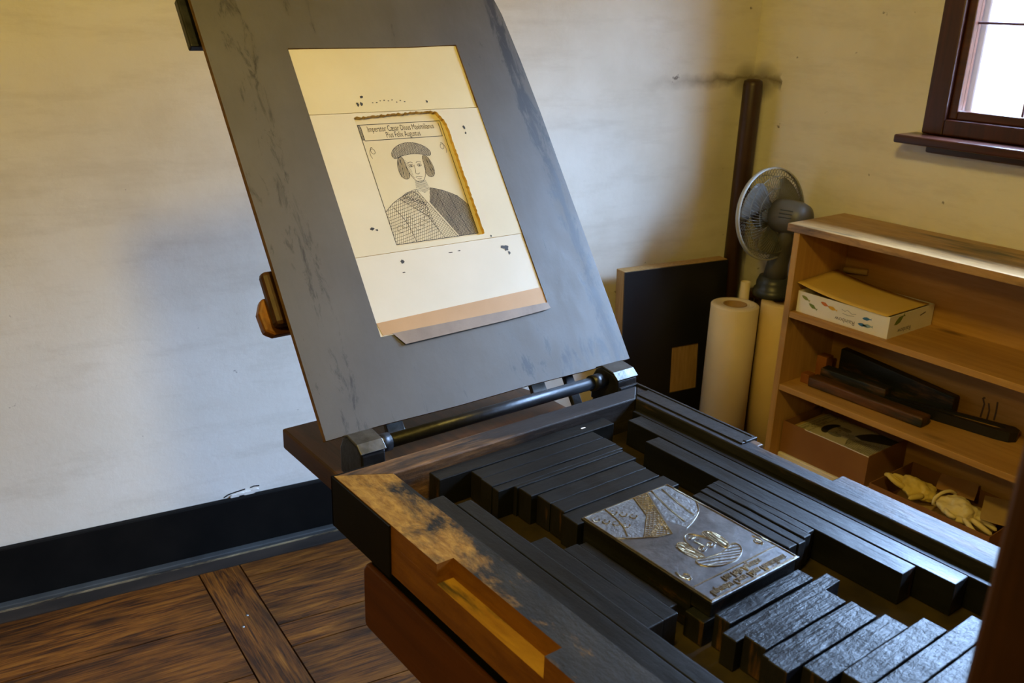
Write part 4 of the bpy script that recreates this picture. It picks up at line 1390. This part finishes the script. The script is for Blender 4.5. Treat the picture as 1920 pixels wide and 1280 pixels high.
# cotton gloves: a soft palm with five fingers and a cuff
CREASE = bpy.data.textures.new('creases', 'CLOUDS')
CREASE.noise_scale = 0.022
CREASE.noise_depth = 3
def glove(name, base, rot, mat, label, fingers, cuff_open=True, tiltz=0.0, scale=1.0):
    root = thing(name, base, label, 'glove', 'cotton gloves in the cardboard box')
    ca, sa = math.cos(rot), math.sin(rot)
    def P(x, y, z):
        x, y, z = x * scale, y * scale, z * scale
        return Vector((base[0] + x * ca - y * sa, base[1] + x * sa + y * ca, base[2] + z + y * tiltz))
    bm = B()
    # palm: crumpled flattened lathe-like body
    n, m = 18, 8
    rings = []
    for j in range(m + 1):
        t = j / m
        wd = 0.036 + 0.012 * math.sin(t * PI)
        hh = 0.016 + 0.010 * math.sin(t * 2.6)
        r_ = []
        for i in range(n):
            a = 2 * PI * i / n
            k = 1 + 0.16 * math.sin(3 * a + 5 * t) + 0.10 * math.sin(7 * a - 9 * t)
            r_.append(bm.verts.new(P(wd * math.cos(a) * k, -0.05 + 0.10 * t, max(0.001, 0.018 + hh * math.sin(a) * k))))
        rings.append(r_)
    for A_, B_ in zip(rings, rings[1:]):
        for i in range(n):
            bm.faces.new((A_[i], A_[(i + 1) % n], B_[(i + 1) % n], B_[i])).smooth = True
    bm.faces.new(rings[-1])
    if not cuff_open:
        bm.faces.new(rings[0][::-1])
    pm = obj('palm', bm, mat, root, subs=2)
    dm = pm.modifiers.new('creases', 'DISPLACE')
    dm.texture = CREASE
    dm.strength = 0.014
    dm.texture_coords = 'LOCAL'
    if cuff_open:
        bm = B()
        tube(bm, [P(0.042 * math.cos(2 * PI * i / 16) * (1 + 0.1 * math.sin(3 * i)), -0.053, 0.022 + 0.022 * math.sin(2 * PI * i / 16)) for i in range(16)], 0.005, 8, closed=True)
        obj('cuff', bm, mat, root)
    for pts, r0 in fingers:
        bm = B()
        k = len(pts)
        tube(bm, [P(*p) for p in pts], [r0 * (1 - 0.25 * i / (k - 1)) for i in range(k)], 10)
        obj('finger', bm, mat, root, subs=1)
F1 = [([(-0.028, 0.035, 0.02), (-0.036, 0.065, 0.030), (-0.026, 0.090, 0.040), (-0.008, 0.095, 0.040)], 0.010),
      ([(-0.010, 0.045, 0.02), (-0.006, 0.085, 0.034), (0.010, 0.105, 0.026)], 0.010),
      ([(0.010, 0.045, 0.02), (0.022, 0.085, 0.022), (0.040, 0.095, 0.012)], 0.010),
      ([(0.028, 0.035, 0.02), (0.048, 0.060, 0.016), (0.060, 0.080, 0.010)], 0.009),
      ([(-0.034, -0.015, 0.02), (-0.060, 0.005, 0.020), (-0.075, 0.030, 0.012)], 0.010)]
F2 = [([(-0.026, 0.035, 0.02), (-0.050, 0.055, 0.018), (-0.070, 0.060, 0.008)], 0.010),
      ([(-0.010, 0.045, 0.02), (-0.022, 0.080, 0.016), (-0.030, 0.105, 0.006)], 0.010),
      ([(0.010, 0.045, 0.02), (0.008, 0.085, 0.014), (0.000, 0.115, 0.006)], 0.010),
      ([(0.028, 0.035, 0.02), (0.036, 0.070, 0.014), (0.040, 0.095, 0.006)], 0.009),
      ([(0.036, -0.015, 0.02), (0.058, 0.010, 0.020), (0.050, 0.035, 0.022)], 0.010)]
glove('cotton_glove', (2.535, 1.190, 0.232), 0.5, M['glove_y'], 'yellowed crumpled glove, left of the two pale gloves in the box', F1, False, 0.15)
glove('cotton_glove', (2.520, 1.055, 0.232), 2.9, M['glove'], 'pale crumpled glove with open cuff, right of the two in the box', F2, True, -0.05, 1.05)

# ------------------------------------------------------------------ paper rolls in the corner
def paper_roll(x, y, r, z1, ri, mat, label):
    root = thing('paper_roll', (x, y, 0), label, 'paper roll', 'paper rolls in the corner')
    bm = B()
    lathe(bm, [(ri + 0.004, 0.0), (r, 0.0), (r, z1 - 0.003), (r - 0.003, z1), (ri + 0.0045, z1), (ri + 0.004, z1 - 0.01)], (x, y, 0), n=48)
    tube(bm, [(x + (ri + 0.006 + (r - ri - 0.01) * t / 60) * math.cos(t * 0.5), y + (ri + 0.006 + (r - ri - 0.01) * t / 60) * math.sin(t * 0.5), z1) for t in range(61)], 0.0008, 5)
    obj('paper', bm, mat, root)
    bm = B()
    lathe(bm, [(ri, 0.0), (ri + 0.0038, 0.0), (ri + 0.0038, z1 + 0.001), (ri, z1 + 0.001), (ri, 0.0)], (x, y, 0), n=36)
    obj('core', bm, M['core'], root)
paper_roll(2.472, 1.912, 0.082, 0.660, 0.037, M['roll'], 'cream paper roll, left one of the two standing by the shelf')
paper_roll(2.632, 1.832, 0.074, 0.662, 0.034, M['roll_b'], 'yellowish paper roll, right one, pressed against the shelf side')
bm = B()
ox, oy = 2.600, 1.976
arcp = [(ox + 0.017 * math.cos(math.radians(a)), oy + 0.017 * math.sin(math.radians(a))) for a in range(-20, 331, 15)]
for (ax, ay), (bx, by) in zip(arcp, arcp[1:]):
    bm.faces.new([bm.verts.new(p) for p in ((ax, ay, 0.0), (bx, by, 0.0), (bx, by, 0.705), (ax, ay, 0.705))]).smooth = True
bmesh.ops.remove_doubles(bm, verts=bm.verts[:], dist=1e-5)
o = obj('paper_roll', bm, M['roll'])
sd = o.modifiers.new('thickness', 'SOLIDIFY'); sd.thickness = 0.002
tag(o, 'thin loose curled paper standing behind the two paper rolls', 'paper roll')

# ------------------------------------------------------------------ fan on a stool in the corner
st = thing('stool', (2.678, 1.959, 0), 'small dark stool behind the paper rolls, carrying the fan', 'stool')
bm = B()
box(bm, 2.634, 2.722, 1.914, 2.004, 0.640, 0.664)
obj('seat', bm, M['cheek'], st, bevel=0.003)
for xa in (2.638, 2.696):
    for ya in (1.918, 1.978):
        bm = B()
        box(bm, xa, xa + 0.022, ya, ya + 0.022, 0, 0.6395)
        obj('leg', bm, M['cheek'], st)
fan = thing('table_fan', (2.66, 1.902, 0.6645), 'grey table fan in the corner, turned away behind the shelf', 'fan')
FC = Vector((2.557, 1.876, 0.972))
FA = Vector((0.10, 0.985, -0.10)).normalized()       # blowing direction, away from the viewer
bm = B()
lathe(bm, [(0, 0), (0.069, 0), (0.070, 0.014), (0.066, 0.026), (0.060, 0.030), (0.060, 0.048), (0.052, 0.070), (0, 0.074)], (2.660, 1.902, 0.6645), n=36)
obj('base', bm, M['fan_dark'], fan)
bm = B()
tube(bm, [(2.656, 1.897, 0.735), (2.645, 1.885, 0.79), (2.600, 1.835, 0.88), FC - FA * 0.090 + Vector((0, 0, -0.03))], [0.042, 0.036, 0.030, 0.028], 16)
obj('neck', bm, M['fan_grey'], fan)
bm = B()
lathe(bm, [(0.0, -0.160), (0.024, -0.158), (0.043, -0.146), (0.052, -0.12), (0.055, -0.07), (0.055, -0.035), (0.040, -0.032), (0, -0.032)], FC, FA, 32)
mo = obj('motor_housing', bm, M['fan_grey'], fan)
ux = FA.cross(Vector((0, 0, 1))).normalized(); uz = ux.cross(FA).normalized()
bm = B()
for k in range(3):
    ang = math.radians(150 + 13 * k)
    tube(bm, [FC + FA * d_ + (ux * math.cos(ang) + uz * math.sin(ang)) * r_ for d_, r_ in ((-0.085, 0.0545), (-0.10, 0.0533), (-0.12, 0.0520), (-0.132, 0.048))], 0.0017, 6)
obj('vent_slots', bm, M['fan_dark'], mo)
R = 0.153
def cage(sgn, name):
    bm = B()
    prof = [(0.052, sgn * 0.038), (0.09, sgn * 0.036), (0.128, sgn * 0.028), (R, sgn * 0.004)]
    for k in range(72):
        a = 2 * PI * k / 72 + (0.0 if sgn > 0 else 0.04)
        sw = 0.25 * sgn
        pts = []
        for i, (r_, h) in enumerate(prof):
            aa = a + sw * i / 3
            pts.append(FC + FA * h + (ux * math.cos(aa) + uz * math.sin(aa)) * r_)
        tube(bm, pts, 0.0009, 5)
    for r_, h in prof[:3]:
        tube(bm, [FC + FA * h + (ux * math.cos(2 * PI * k / 48) + uz * math.sin(2 * PI * k / 48)) * r_ for k in range(48)], 0.0012, 6, closed=True)
    obj(name, bm, M['wire'], fan)
cage(-1, 'rear_grille')
cage(1, 'front_grille')
bm = B()
lathe(bm, [(R - 0.002, -0.007), (R + 0.003, -0.007), (R + 0.004, 0.0), (R + 0.003, 0.007), (R - 0.002, 0.007), (R - 0.002, -0.007)], FC, FA, 64)
obj('rim', bm, M['fan_rim'], fan)
bm = B()
lathe(bm, [(0, 0.036), (0.05, 0.036), (0.052, 0.040), (0, 0.043)], FC, FA, 32)
obj('badge_disc', bm, M['fan_grey'], fan)
bm = B()
lathe(bm, [(0, -0.030), (0.028, -0.030), (0.030, 0.012), (0.016, 0.026), (0, 0.028)], FC, FA, 28)
hub = obj('hub', bm, M['fan_blade'], fan)
for k in range(3):
    a0 = 2 * PI * k / 3 + 0.35
    bm = B()
    g = []
    for i in range(9):
        t = i / 8
        r_ = 0.024 + t * 0.112
        row = []
        half = 0.34 + 0.30 * math.sin(t * PI * 0.75)
        for j in range(7):
            s = j / 6 * 2 - 1
            aa = a0 + 0.25 * t + s * half * (1.0 if t < 0.9 else 0.85)
            row.append(FC + FA * (0.012 * s * (1 - 0.2 * t)) + (ux * math.cos(aa) + uz * math.sin(aa)) * r_)
        g.append(row)
    V_ = [[bm.verts.new(p) for p in row] for row in g]
    for i in range(8):
        for j in range(6):
            bm.faces.new((V_[i][j], V_[i + 1][j], V_[i + 1][j + 1], V_[i][j + 1])).smooth = True
    b_ = obj('blade', bm, M['fan_blade'], fan)
    sd = b_.modifiers.new('thickness', 'SOLIDIFY'); sd.thickness = 0.0016
